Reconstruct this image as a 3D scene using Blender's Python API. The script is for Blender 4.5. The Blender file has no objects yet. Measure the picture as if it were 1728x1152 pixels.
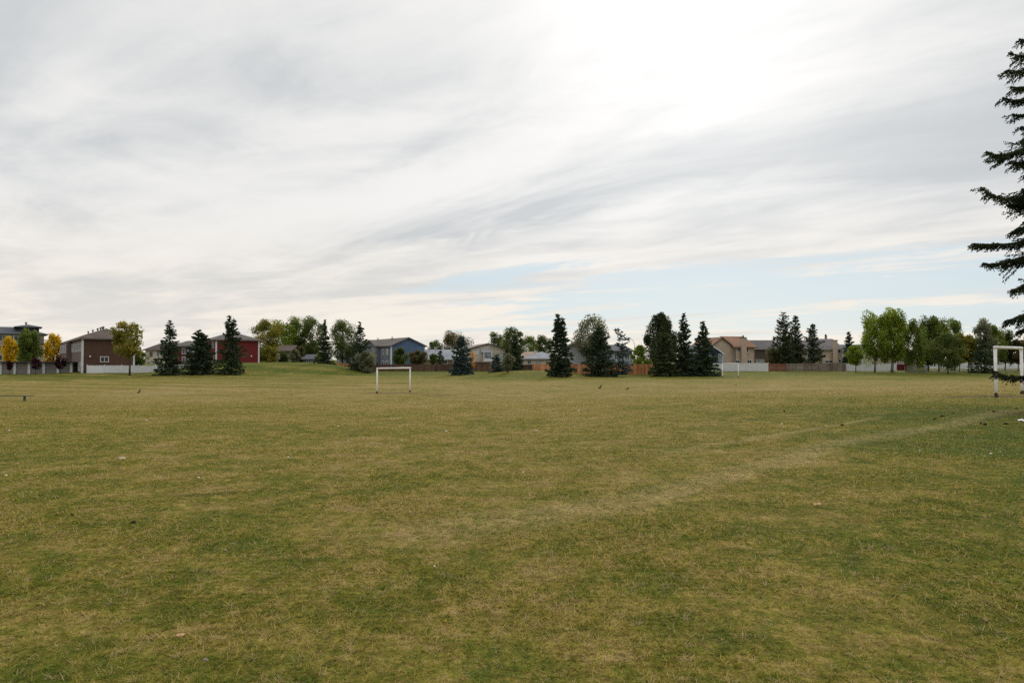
import bpy, math, random
import numpy as np
from mathutils import Vector

scene = bpy.context.scene
COL = scene.collection
R = math.radians
rng = np.random.default_rng(7)
random.seed(7)

# ------------------------------------------------------------------ camera
CZ = 2.9
FPX = 1152.0                      # focal length in pixels of the 1728 px wide photograph
TILT = math.atan(30 / 1152)
SUN_AZ, SUN_EL = R(15), R(27)     # azimuth measured from +Y towards +X


def ray(px, py):
    u, v = (px - 864) / FPX, (576 - py) / FPX
    return np.array([u, math.cos(TILT) - v * math.sin(TILT), math.sin(TILT) + v * math.cos(TILT)])


def at(px, py, Y):
    """point on the photo's line of sight (px, py), Y metres in front of the camera"""
    d = ray(px, py)
    s = Y / d[1]
    return np.array([d[0] * s, Y, CZ + d[2] * s])


def zat(py, Y):
    return at(864, py, Y)[2]


def xat(px, Y):
    return at(px, 615, Y)[0]


cam = bpy.data.cameras.new('camera')
cam.sensor_width = 36
cam.lens = 24
cam.clip_start = 0.05
cam.clip_end = 8000
cam_ob = bpy.data.objects.new('camera', cam)
COL.objects.link(cam_ob)
cam_ob.location = (0, 0, CZ)
cam_ob.rotation_euler = (R(90) + TILT, 0, 0)
scene.camera = cam_ob


# ------------------------------------------------------------------ terrain height
def sst(a, b, x):
    t = np.clip((x - a) / (b - a), 0, 1)
    return t * t * (3 - 2 * t)


def G(x, y):
    x = np.asarray(x, float)
    y = np.asarray(y, float)
    d = y - 0.9 * np.maximum(x, 0)
    z = 1.25 * (1 - sst(8, 56, d)) * (1 - sst(-60, -25, -x * 0 - y) * 0)
    z = z * (1 - sst(45, 90, y)) + 0 * x
    yy = np.maximum(y, 1.0)
    u = x / np.maximum(yy, 40)
    # gentle rise behind the pitch
    z = z + 0.012 * np.clip(y - 104, 0, 60)
    # grassy bank in front of the red houses
    amp = sst(-0.66, -0.43, u) * (1 - sst(-0.285, -0.19, u))
    z = z + 1.72 * amp * sst(113, 131, y) * (1 - sst(230, 300, y))
    z = z + 0.32 * sst(-0.72, -0.63, u) * (1 - sst(-0.595, -0.53, u)) * sst(108, 116, y) * (1 - sst(150, 200, y))
    # low mound right of centre
    z = z + 0.85 * np.exp(-((u - 0.022) / 0.062) ** 2) * np.exp(-((y - 117) / 9.5) ** 2)
    # little rise round the foot of the near spruce
    z = z + 0.16 * np.exp(-((x - 15.4) ** 2 + (y - 19) ** 2) / 18.0)
    z = z + 0.018 * np.sin(x * 0.55 + 1.3 * np.sin(y * 0.23)) * np.sin(y * 0.41 + 0.7) \
          + 0.012 * np.sin(x * 1.7 + y * 0.9) * np.sin(y * 1.3 - x * 0.4)
    return z


def gz(x, y):
    return float(G(x, y))


def ground_pt(px, py):
    d = ray(px, py)
    s = 2.0
    for _ in range(6000):
        p = np.array([0, 0, CZ]) + d * s
        if p[2] <= gz(p[0], p[1]):
            break
        s += 0.03 + s * 0.0005
    return np.array([p[0], p[1], gz(p[0], p[1])])


# ------------------------------------------------------------------ materials
class NT:
    def __init__(self, tree):
        self.t = tree
        self.n = tree.nodes
        self.l = tree.links

    def add(self, kind, **kw):
        nd = self.n.new(kind)
        for k, v in kw.items():
            setattr(nd, k, v)
        return nd

    def put(self, sock, v):
        if isinstance(v, bpy.types.NodeSocket):
            self.l.new(v, sock)
        else:
            sock.default_value = v

    def math(self, op, a, b=0.0, c=None, clamp=False):
        nd = self.add('ShaderNodeMath', operation=op, use_clamp=clamp)
        self.put(nd.inputs[0], a)
        self.put(nd.inputs[1], b)
        if c is not None:
            self.put(nd.inputs[2], c)
        return nd.outputs[0]

    def vmath(self, op, a, b=None, scale=None):
        nd = self.add('ShaderNodeVectorMath', operation=op)
        self.put(nd.inputs[0], a)
        if b is not None:
            self.put(nd.inputs[1], b)
        if scale is not None:
            self.put(nd.inputs['Scale'], scale)
        return nd.outputs['Value'] if op in ('DOT_PRODUCT', 'LENGTH') else nd.outputs[0]

    def noise(self, vec, scale, detail=3, rough=0.55, dist=0.0):
        nd = self.add('ShaderNodeTexNoise')
        self.put(nd.inputs['Vector'], vec)
        self.put(nd.inputs['Scale'], scale)
        self.put(nd.inputs['Detail'], detail)
        self.put(nd.inputs['Roughness'], rough)
        self.put(nd.inputs['Distortion'], dist)
        return nd.outputs['Fac']

    def smooth(self, v, a, b, lo=0.0, hi=1.0):
        nd = self.add('ShaderNodeMapRange', interpolation_type='SMOOTHSTEP')
        self.put(nd.inputs[0], v)
        for i, q in enumerate((a, b, lo, hi)):
            self.put(nd.inputs[i + 1], q)
        return nd.outputs[0]

    def mix(self, f, a, b, mode='MIX'):
        nd = self.add('ShaderNodeMix', data_type='RGBA', blend_type=mode)
        self.put(nd.inputs[0], f)
        self.put(nd.inputs[6], c4(a))
        self.put(nd.inputs[7], c4(b))
        return nd.outputs[2]


def c4(c):
    if isinstance(c, bpy.types.NodeSocket):
        return c
    return (c[0], c[1], c[2], 1.0)


MATS = {}


def new_mat(name):
    m = bpy.data.materials.new(name)
    m.use_nodes = True
    m.node_tree.nodes.clear()
    return m, NT(m.node_tree)


def finish(nt, shader):
    o = nt.add('ShaderNodeOutputMaterial')
    nt.l.new(shader, o.inputs['Surface'])


def pbr(nt, col, rough=0.7, spec=0.3, metal=0.0, bump=None, bstr=0.3, bdist=0.01):
    p = nt.add('ShaderNodeBsdfPrincipled')
    nt.put(p.inputs['Base Color'], c4(col))
    nt.put(p.inputs['Roughness'], rough)
    nt.put(p.inputs['Specular IOR Level'], spec)
    nt.put(p.inputs['Metallic'], metal)
    if bump is not None:
        b = nt.add('ShaderNodeBump')
        nt.put(b.inputs['Height'], bump)
        nt.put(b.inputs['Strength'], bstr)
        nt.put(b.inputs['Distance'], bdist)
        nt.l.new(b.outputs[0], p.inputs['Normal'])
    return p.outputs[0]


def pos(nt):
    return nt.add('ShaderNodeNewGeometry').outputs['Position']


def plain(name, col, rough=0.7, var=0.18, scale=3.0, spec=0.3, metal=0.0):
    """a painted or raw surface with worn, uneven tone"""
    if name in MATS:
        return MATS[name]
    m, nt = new_mat(name)
    P = pos(nt)
    n = nt.noise(P, scale, 5, 0.65)
    k = nt.smooth(n, 0.3, 0.7, 1 - var, 1 + var)
    c = nt.vmath('SCALE', (col[0], col[1], col[2]), scale=k)
    finish(nt, pbr(nt, c, rough, spec, metal, n, 0.15, 0.01))
    MATS[name] = m
    return m


def siding(name, col, pitch=0.2, vertical=False, var=0.1):
    if name in MATS:
        return MATS[name]
    m, nt = new_mat(name)
    P = pos(nt)
    sep = nt.add('ShaderNodeSeparateXYZ')
    nt.l.new(P, sep.inputs[0])
    if vertical:
        h = nt.math('ADD', sep.outputs[0], sep.outputs[1])
    else:
        h = sep.outputs[2]
    f = nt.math('FRACT', nt.math('DIVIDE', h, pitch))
    gap = nt.smooth(f, 0.0, 0.14, 0.62, 1.0)
    row = nt.math('FLOOR', nt.math('DIVIDE', h, pitch))
    wn = nt.add('ShaderNodeTexWhiteNoise', noise_dimensions='1D')
    nt.l.new(row, wn.inputs['W'])
    n = nt.noise(P, 0.8, 5, 0.65)
    k = nt.math('MULTIPLY', nt.smooth(n, 0.3, 0.7, 1 - var, 1 + var),
                nt.math('MULTIPLY', gap, nt.smooth(wn.outputs[0], 0, 1, 0.94, 1.05)))
    c = nt.vmath('SCALE', (col[0], col[1], col[2]), scale=k)
    finish(nt, pbr(nt, c, 0.65, 0.25, 0, f, 0.5, 0.02))
    MATS[name] = m
    return m


def shingle(name, col):
    if name in MATS:
        return MATS[name]
    m, nt = new_mat(name)
    P = pos(nt)
    sep = nt.add('ShaderNodeSeparateXYZ')
    nt.l.new(P, sep.inputs[0])
    f = nt.math('FRACT', nt.math('DIVIDE', sep.outputs[2], 0.09))
    n = nt.noise(P, 5.0, 4, 0.7)
    n2 = nt.noise(P, 0.5, 4, 0.6)
    k = nt.math('MULTIPLY', nt.smooth(n, 0.3, 0.7, 0.7, 1.3), nt.smooth(n2, 0.3, 0.7, 0.85, 1.15))
    k = nt.math('MULTIPLY', k, nt.smooth(f, 0, 0.2, 0.8, 1.0))
    c = nt.vmath('SCALE', (col[0], col[1], col[2]), scale=k)
    finish(nt, pbr(nt, c, 0.9, 0.1, 0, n, 0.4, 0.02))
    MATS[name] = m
    return m


def wood(name, col, alt=None):
    """boards: every board its own tone through the stored attribute"""
    if name in MATS:
        return MATS[name]
    m, nt = new_mat(name)
    P = pos(nt)
    a = nt.add('ShaderNodeAttribute', attribute_name='rand')
    mp = nt.vmath('MULTIPLY', P, (6.0, 6.0, 0.8))
    n = nt.noise(mp, 1.5, 5, 0.65)
    n2 = nt.noise(P, 0.35, 3, 0.6)
    base = nt.mix(nt.smooth(n2, 0.35, 0.65), col, alt or col)
    k = nt.math('MULTIPLY', nt.smooth(n, 0.3, 0.7, 0.78, 1.2), nt.smooth(a.outputs['Fac'], 0, 1, 0.72, 1.25))
    c = nt.vmath('SCALE', base, scale=k)
    finish(nt, pbr(nt, c, 0.85, 0.15, 0, n, 0.4, 0.01))
    MATS[name] = m
    return m


def leaf(name, a, b, c=None, trans=0.55):
    """foliage: every leaf clump its own tone between a and b, a few of tone c"""
    if name in MATS:
        return MATS[name]
    m, nt = new_mat(name)
    at_ = nt.add('ShaderNodeAttribute', attribute_name='rand')
    r = at_.outputs['Fac']
    col = nt.mix(nt.smooth(r, 0.05, 0.95), a, b)
    if c is not None:
        col = nt.mix(nt.smooth(r, 0.86, 0.93), col, c)
    d = nt.add('ShaderNodeBsdfDiffuse')
    nt.l.new(col, d.inputs[0])
    t = nt.add('ShaderNodeBsdfTranslucent')
    nt.l.new(col, t.inputs[0])
    mx = nt.add('ShaderNodeMixShader')
    mx.inputs[0].default_value = trans
    nt.l.new(d.outputs[0], mx.inputs[1])
    nt.l.new(t.outputs[0], mx.inputs[2])
    finish(nt, mx.outputs[0])
    MATS[name] = m
    return m


def bark(name, a, b, scale=4.0):
    if name in MATS:
        return MATS[name]
    m, nt = new_mat(name)
    P = pos(nt)
    n = nt.noise(nt.vmath('MULTIPLY', P, (1, 1, 0.35)), scale, 5, 0.7)
    finish(nt, pbr(nt, nt.mix(nt.smooth(n, 0.35, 0.65), a, b), 0.9, 0.1, 0, n, 0.6, 0.03))
    MATS[name] = m
    return m


def glass(name, col=(0.03, 0.035, 0.04)):
    if name in MATS:
        return MATS[name]
    m, nt = new_mat(name)
    n = nt.noise(pos(nt), 0.7, 2, 0.5)
    k = nt.smooth(n, 0.35, 0.65, 0.5, 1.7)
    finish(nt, pbr(nt, nt.vmath('SCALE', col, scale=k), 0.08, 0.6))
    MATS[name] = m
    return m


# ------------------------------------------------------------------ mesh building
class MB:
    def __init__(self):
        self.v = []
        self.f = []
        self.r = []
        self.smooth = False

    def quadring(self, pts):
        i = len(self.v)
        self.v += [tuple(p) for p in pts]
        return i

    def face(self, pts, r=0.5):
        i = self.quadring(pts)
        self.f.append(tuple(range(i, i + len(pts))))
        self.r.append(r)

    def box(self, x0, x1, y0, y1, z0, z1, r=0.5):
        i = self.quadring([(x0, y0, z0), (x1, y0, z0), (x1, y1, z0), (x0, y1, z0),
                           (x0, y0, z1), (x1, y0, z1), (x1, y1, z1), (x0, y1, z1)])
        for q in ((0, 3, 2, 1), (4, 5, 6, 7), (0, 1, 5, 4), (1, 2, 6, 5), (2, 3, 7, 6), (3, 0, 4, 7)):
            self.f.append(tuple(i + k for k in q))
            self.r.append(r)

    def slab(self, poly, n):
        """polygon pushed along vector n into a solid"""
        a = [np.array(p, float) for p in poly]
        b = [p + np.array(n, float) for p in a]
        i = self.quadring(a)
        j = self.quadring(b)
        k = len(a)
        self.f.append(tuple(range(i + k - 1, i - 1, -1)))
        self.f.append(tuple(range(j, j + k)))
        for q in range(k):
            w = (q + 1) % k
            self.f.append((i + q, i + w, j + w, j + q))
        self.r += [0.5] * (k + 2)

    def loft(self, path, radii, n=8, cap=True, squash=1.0, r=0.5):
        path = [np.array(p, float) for p in path]
        rings = []
        ref = None
        for k, p in enumerate(path):
            t = path[min(k + 1, len(path) - 1)] - path[max(k - 1, 0)]
            t = t / (np.linalg.norm(t) + 1e-9)
            if ref is None:
                ref = np.array([0, 0, 1.0]) if abs(t[2]) < 0.9 else np.array([1.0, 0, 0])
            e1 = np.cross(t, ref)
            e1 /= np.linalg.norm(e1) + 1e-9
            e2 = np.cross(e1, t)
            i = len(self.v)
            rr = radii[k]
            for q in range(n):
                a = 2 * math.pi * q / n
                self.v.append(tuple(p + e1 * math.cos(a) * rr * squash + e2 * math.sin(a) * rr))
            rings.append(i)
        for a, b in zip(rings[:-1], rings[1:]):
            for q in range(n):
                w = (q + 1) % n
                self.f.append((a + q, a + w, b + w, b + q))
                self.r.append(r)
        if cap:
            self.f.append(tuple(rings[0] + q for q in range(n - 1, -1, -1)))
            self.f.append(tuple(rings[-1] + q for q in range(n)))
            self.r += [r, r]

    def build(self, name, mat, parent=None, smooth=False, bevel=0):
        me = bpy.data.meshes.new(name)
        me.from_pydata(self.v, [], self.f)
        at_ = me.attributes.new('rand', 'FLOAT', 'FACE')
        at_.data.foreach_set('value', np.array(self.r, dtype=np.float32))
        if smooth:
            me.polygons.foreach_set('use_smooth', [True] * len(me.polygons))
        me.materials.append(mat)
        me.update()
        o = bpy.data.objects.new(name, me)
        COL.objects.link(o)
        if parent is not None:
            o.parent = parent
        if bevel:
            b = o.modifiers.new('bevel', 'BEVEL')
            b.width = bevel
            b.segments = 2
        return o


def quads(name, c, u, v, rand, mat, parent=None, tri=False):
    """many leaf faces at once: centres c, half axes u and v (all n x 3)"""
    n = len(c)
    if tri:
        V = np.stack([c - u - v, c - u + v, c + u], 1).reshape(-1, 3)
        k = 3
    else:
        V = np.stack([c - u, c + v, c + u, c - v], 1).reshape(-1, 3)
        k = 4
    me = bpy.data.meshes.new(name)
    me.vertices.add(n * k)
    me.vertices.foreach_set('co', V.astype(np.float32).ravel())
    me.loops.add(n * k)
    me.loops.foreach_set('vertex_index', np.arange(n * k, dtype=np.int32))
    me.polygons.add(n)
    me.polygons.foreach_set('loop_start', np.arange(0, n * k, k, dtype=np.int32))
    at_ = me.attributes.new('rand', 'FLOAT', 'FACE')
    at_.data.foreach_set('value', np.clip(rand, 0, 1).astype(np.float32))
    me.materials.append(mat)
    me.update(calc_edges=True)
    o = bpy.data.objects.new(name, me)
    COL.objects.link(o)
    if parent is not None:
        o.parent = parent
    return o


def unit(a):
    return a / (np.linalg.norm(a, axis=-1, keepdims=True) + 1e-9)


def thing(name, label, cat, loc=(0, 0, 0), rz=0.0, group=None):
    o = bpy.data.objects.new(name, None)
    o.empty_display_size = 0.3
    COL.objects.link(o)
    o.location = tuple(float(q) for q in loc)
    o.rotation_euler = (0, 0, rz)
    tag(o, label, cat, group)
    return o


def tag(o, label, cat, group=None):
    o['label'] = label
    o['category'] = cat
    if group:
        o['group'] = group
    return o


# ------------------------------------------------------------------ turf colour (shared by ground and blades)
LINES = []
for a, b, wdt, st, fa, fb in (((1040, 778), (1500, 701), 0.14, 0.55, 1, 1), ((1090, 842), (1400, 751), 0.36, 0.46, 0, 0),
                              ((1400, 751), (1728, 689), 0.36, 0.42, 0, 1), ((560, 920), (1090, 842), 0.5, 0.36, 1, 0)):
    LINES.append((ground_pt(*a), ground_pt(*b), wdt, st, fa, fb))
DARKLINE = (ground_pt(240, 840), ground_pt(450, 828))
GOALS_PX = []


def turf_group():
    g = bpy.data.node_groups.new('turf_colour', 'ShaderNodeTree')
    g.interface.new_socket('Color', in_out='OUTPUT', socket_type='NodeSocketColor')
    g.interface.new_socket('Dry', in_out='OUTPUT', socket_type='NodeSocketFloat')
    nt = NT(g)
    P = nt.vmath('MULTIPLY', pos(nt), (1, 1, 0))
    sep = nt.add('ShaderNodeSeparateXYZ')
    nt.l.new(P, sep.inputs[0])
    X, Y = sep.outputs[0], sep.outputs[1]
    n0 = nt.noise(P, 0.055, 4, 0.6, 0.6)
    n1 = nt.noise(P, 0.28, 5, 0.65, 0.8)
    n2 = nt.noise(P, 1.5, 5, 0.7, 0.5)
    n3 = nt.noise(P, 7.0, 4, 0.7)
    n4 = nt.noise(P, 28.0, 3, 0.7)
    s = nt.math('MULTIPLY', n0, 0.75)
    s = nt.math('ADD', s, nt.math('MULTIPLY', n1, 0.75))
    s = nt.math('ADD', s, nt.math('MULTIPLY', n2, 1.35))
    s = nt.math('ADD', s, nt.math('MULTIPLY', n3, 0.95))
    s = nt.math('ADD', s, nt.math('MULTIPLY', n4, 0.45))
    s = nt.math('DIVIDE', s, 4.25)
    # dry play area in the middle of the pitch, greener rim and bank
    mid = nt.math('MULTIPLY', nt.smooth(Y, 20, 42), nt.smooth(Y, 66, 100, 1, 0))
    s = nt.math('ADD', s, nt.math('MULTIPLY', mid, 0.02))
    s = nt.math('SUBTRACT', s, nt.math('MULTIPLY', nt.smooth(Y, 90, 108), 0.03))
    s = nt.math('SUBTRACT', s, nt.math('MULTIPLY', nt.smooth(Y, 110, 120), 0.035))
    right = nt.math('MULTIPLY', nt.smooth(nt.math('SUBTRACT', X, nt.math('MULTIPLY', Y, 0.2)), 0.5, 9),
                    nt.smooth(Y, 18, 30, 1, 0))
    s = nt.math('SUBTRACT', s, nt.math('MULTIPLY', right, 0.085))
    # mowing passes across the far left
    ph = nt.math('ADD', nt.math('MULTIPLY', X, 0.55), nt.math('MULTIPLY', Y, 1.5))
    mow = nt.math('MULTIPLY', nt.math('SINE', nt.math('ADD', nt.math('MULTIPLY', ph, 0.55), nt.math('MULTIPLY', n0, 9.0))),
                  nt.math('MULTIPLY', nt.smooth(Y, 55, 75), nt.smooth(X, 0, -25)))
    s = nt.math('ADD', s, nt.math('MULTIPLY', mow, 0.032))
    s = nt.smooth(s, 0.385, 0.605)
    ramp = nt.add('ShaderNodeValToRGB')
    e = ramp.color_ramp.elements
    e[0].position, e[0].color = 0.0, (0.070, 0.092, 0.013, 1)
    e[1].position, e[1].color = 1.0, (0.30, 0.213, 0.098, 1)
    for p_, c_ in ((0.3, (0.128, 0.124, 0.019)), (0.52, (0.182, 0.150, 0.030)), (0.75, (0.238, 0.181, 0.052))):
        q = e.new(p_)
        q.color = (*c_, 1)
    nt.l.new(s, ramp.inputs[0])
    col = ramp.outputs[0]
    # worn chalk lines
    for A, B, wdt, st, fa, fb in LINES:
        d = (B - A)[:2]
        L = np.linalg.norm(d)
        d = d / L
        nrm = (-d[1], d[0])
        rel = nt.vmath('SUBTRACT', P, (A[0], A[1], 0))
        t = nt.vmath('DOT_PRODUCT', rel, (d[0], d[1], 0))
        o = nt.math('ABSOLUTE', nt.math('ADD', nt.vmath('DOT_PRODUCT', rel, (nrm[0], nrm[1], 0)),
                                        nt.math('MULTIPLY', nt.math('SUBTRACT', n1, 0.5), 0.9)))
        m = nt.smooth(o, wdt * 0.3, wdt * 1.5, st, 0)
        m = nt.math('MULTIPLY', m, nt.math('MULTIPLY', nt.smooth(t, 0 if fa else -0.25, L * 0.35 if fa else 0.25), nt.smooth(t, L * 0.9 if fb else L - 0.25, L if fb else L + 0.25, 1, 0)))
        m = nt.math('MULTIPLY', m, nt.smooth(n3, 0.25, 0.6))
        col = nt.mix(m, col, (0.34, 0.27, 0.13))
    A, B = DARKLINE
    d = (B - A)[:2]
    L = np.linalg.norm(d)
    d = d / L
    rel = nt.vmath('SUBTRACT', P, (A[0], A[1], 0))
    t = nt.vmath('DOT_PRODUCT', rel, (d[0], d[1], 0))
    o = nt.math('ABSOLUTE', nt.math('ADD', nt.vmath('DOT_PRODUCT', rel, (-d[1], d[0], 0)),
                                    nt.math('MULTIPLY', nt.math('SUBTRACT', n1, 0.5), 0.5)))
    m = nt.math('MULTIPLY', nt.smooth(o, 0.03, 0.16, 0.6, 0),
                nt.math('MULTIPLY', nt.smooth(t, 0, 0.6), nt.smooth(t, L - 0.6, L, 1, 0)))
    col = nt.mix(m, col, (0.05, 0.06, 0.015))
    # bare trodden soil at the goals
    for gx, gy, rx, ry in BARE:
        rel = nt.vmath('MULTIPLY', nt.vmath('SUBTRACT', P, (gx, gy, 0)), (1 / rx, 1 / ry, 0))
        m = nt.math('ADD', nt.vmath('LENGTH', rel), nt.math('MULTIPLY', nt.math('SUBTRACT', n2, 0.5), 1.4))
        col = nt.mix(nt.smooth(m, 0.35, 1.0, 0.7, 0), col, (0.105, 0.075, 0.045))
    out = nt.add('NodeGroupOutput')
    nt.l.new(col, out.inputs[0])
    nt.l.new(s, out.inputs[1])
    return g


# goals: (left foot pixel, left Y), (right foot pixel, right Y)
GOAL_DEF = [((636.5, 58.5), (692, 60.6)), ((1680, 30.2), (1724, 32.3)), ((1219, 106), (1246, 107.5))]
BARE = []
for (a, Ya), (b, Yb) in GOAL_DEF:
    xa, xb = xat(a, Ya), xat(b, Yb)
    BARE.append(((xa + xb) / 2 - (1.2 if a > 1600 else 0), (Ya + Yb) / 2 - 0.6, 3.4, 1.6))
BARE.append((15.3, 18.6, 2.2, 1.7))
p_ = ground_pt(735, 667)
BARE.append((p_[0], p_[1], 2.2, 1.1))
TURF = turf_group()

m, nt = new_mat('turf')
g = nt.add('ShaderNodeGroup', node_tree=TURF)
P = pos(nt)
fine = nt.noise(P, 11.0, 4, 0.75)
fine2 = nt.noise(P, 55.0, 3, 0.7)
fine3 = nt.noise(P, 2.6, 4, 0.7)
k = nt.math('MULTIPLY', nt.smooth(fine, 0.25, 0.75, 0.62, 1.38), nt.smooth(fine2, 0.25, 0.75, 0.75, 1.25))
k = nt.math('MULTIPLY', k, nt.smooth(fine3, 0.25, 0.75, 0.7, 1.1))
c = nt.vmath('SCALE', g.outputs[0], scale=k)
h = nt.math('ADD', fine, nt.math('MULTIPLY', fine2, 0.4))
finish(nt, pbr(nt, c, 0.95, 0.05, 0, h, 0.7, 0.06))
MATS['turf'] = m

m, nt = new_mat('grass_blade')
g = nt.add('ShaderNodeGroup', node_tree=TURF)
a = nt.add('ShaderNodeAttribute', attribute_name='rand')
r = a.outputs['Fac']
kk = nt.math('ADD', 0.75, nt.math('MULTIPLY', nt.math('FRACT', nt.math('MULTIPLY', r, 37.0)), 1.9))
c = nt.vmath('SCALE', g.outputs[0], scale=kk)
c = nt.mix(nt.math('MULTIPLY', nt.smooth(r, 0.74, 0.92), 0.8), c, (0.52, 0.385, 0.20))
c = nt.mix(nt.math('MULTIPLY', nt.smooth(r, 0.30, 0.15), 0.5), c, (0.12, 0.165, 0.025))
d = nt.add('ShaderNodeBsdfDiffuse')
nt.l.new(c, d.inputs[0])
t = nt.add('ShaderNodeBsdfTranslucent')
nt.l.new(c, t.inputs[0])
mx = nt.add('ShaderNodeMixShader')
mx.inputs[0].default_value = 0.4
nt.l.new(d.outputs[0], mx.inputs[1])
nt.l.new(t.outputs[0], mx.inputs[2])
finish(nt, mx.outputs[0])
MATS['grass_blade'] = m


# ------------------------------------------------------------------ ground sheet
def axis(parts):
    out = []
    for a, b, s in parts:
        out += list(np.arange(a, b, s))
    return out


grow = [170.0]
while grow[-1] < 2600:
    grow.append(grow[-1] * 1.12)
ys = [-v for v in grow[::-1]] + axis([(-160, -20, 8), (-20, 0, 1), (0, 62, 0.5), (62, 170, 1.0)]) + grow
xs = [-v for v in grow[::-1]] + axis([(-160, -24, 1.0), (-24, 28, 0.5), (28, 160, 1.0)]) + grow
XX, YY = np.meshgrid(xs, ys)
ZZ = G(XX, YY)
nx, ny = len(xs), len(ys)
V = np.stack([XX, YY, ZZ], -1).reshape(-1, 3)
idx = np.arange(nx * ny).reshape(ny, nx)
F = np.stack([idx[:-1, :-1], idx[:-1, 1:], idx[1:, 1:], idx[1:, :-1]], -1).reshape(-1, 4)
me = bpy.data.meshes.new('ground')
me.vertices.add(len(V))
me.vertices.foreach_set('co', V.astype(np.float32).ravel())
me.loops.add(F.size)
me.loops.foreach_set('vertex_index', F.astype(np.int32).ravel())
me.polygons.add(len(F))
me.polygons.foreach_set('loop_start', np.arange(0, F.size, 4, dtype=np.int32))
me.polygons.foreach_set('use_smooth', np.ones(len(F), dtype=bool))
me.materials.append(MATS['turf'])
me.update(calc_edges=True)
ground = bpy.data.objects.new('ground', me)
COL.objects.link(ground)
ground['kind'] = 'structure'


# ------------------------------------------------------------------ grass blades
def blades():
    rho0, d0 = 6500.0, 5.0
    th = R(51)
    # inverse sampling of the radius
    dd = np.linspace(2.2, 70, 3000)
    rho = rho0 * np.minimum(1, (d0 / dd) ** 1.8) * (1 - sst(26, 70, dd))
    pdf = rho * dd * 2 * th
    cdf = np.cumsum(pdf) * (dd[1] - dd[0])
    N = int(cdf[-1])
    d = np.interp(rng.random(N) * cdf[-1], cdf, dd)
    a = (rng.random(N) * 2 - 1) * th
    x, y = d * np.sin(a), d * np.cos(a)
    # tufts: pull some blades towards shared roots
    tuft = rng.random(N) < 0.5
    gx, gy = np.round(x / 0.085), np.round(y / 0.085)
    hsh = np.sin(gx * 12.9898 + gy * 78.233) * 43758.5453
    hsh = hsh - np.floor(hsh)
    jx = (gx + (hsh - 0.5) * 0.8) * 0.085
    jy = (gy + (np.modf(hsh * 17.3)[0] - 0.5) * 0.8) * 0.085
    near = np.clip(1 - (d - 12) / 10, 0, 1) * tuft * 0.6
    x = x * (1 - near) + jx * near
    y = y * (1 - near) + jy * near
    z = G(x, y)
    patch = 0.5 + 0.5 * np.sin(x * 1.9 + 2 * np.sin(y * 1.1)) * np.sin(y * 2.3 + 1.5 * np.sin(x * 0.8))
    L = (0.020 + 0.036 * rng.random(N) ** 1.8) * (0.7 + 0.7 * patch) * (1 + d / 120)
    rb = np.where(rng.random(N) < 0.55, np.clip(np.modf(hsh * 7.13)[0] + 0.12 * rng.normal(size=N), 0, 1), rng.random(N))
    L = L * np.where(rb > 0.8, 1.2, 1.0)
    lean = R(38) + R(48) * rng.random(N) ** 0.7
    az = rng.random(N) * 2 * math.pi
    w = (0.0016 + 0.0012 * rng.random(N)) * np.maximum(1, d / 4.2) ** 0.85
    dirh = np.stack([np.cos(az), np.sin(az), 0 * az], 1)
    side = np.stack([-np.sin(az), np.cos(az), 0 * az], 1)
    up = np.array([0, 0, 1.0])
    b = np.stack([x, y, z - 0.004], 1)
    m1 = b + dirh * (L * 0.45 * np.sin(lean * 0.95))[:, None] + up * (L * 0.45 * np.cos(lean * 0.95))[:, None]
    tip = m1 + dirh * (L * 0.6 * np.sin(lean * 1.06))[:, None] + up * (L * 0.5 * np.cos(lean * 1.06))[:, None]
    tip[:, 2] = np.maximum(tip[:, 2], z + 0.003)
    sw = side * w[:, None]
    V = np.stack([b - sw, b + sw, m1 + sw * 0.8, m1 - sw * 0.8, tip], 1).reshape(-1, 3)
    base = np.arange(N, dtype=np.int32)[:, None] * 5
    loops = (base + np.array([0, 1, 2, 3, 3, 2, 4], dtype=np.int32)[None]).ravel()
    starts = (np.arange(N, dtype=np.int32)[:, None] * 7 + np.array([0, 4], dtype=np.int32)[None]).ravel()
    me = bpy.data.meshes.new('grass')
    me.vertices.add(N * 5)
    me.vertices.foreach_set('co', V.astype(np.float32).ravel())
    me.loops.add(N * 7)
    me.loops.foreach_set('vertex_index', loops)
    me.polygons.add(N * 2)
    me.polygons.foreach_set('loop_start', starts)
    at_ = me.attributes.new('rand', 'FLOAT', 'FACE')
    at_.data.foreach_set('value', np.repeat(rb, 2).astype(np.float32))
    me.materials.append(MATS['grass_blade'])
    me.update(calc_edges=True)
    o = bpy.data.objects.new('grass', me)
    COL.objects.link(o)
    o['kind'] = 'stuff'
    o['label'] = 'short patchy green and straw coloured grass blades on the near field'
    o['category'] = 'grass'
    print('blades', N)


blades()

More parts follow.
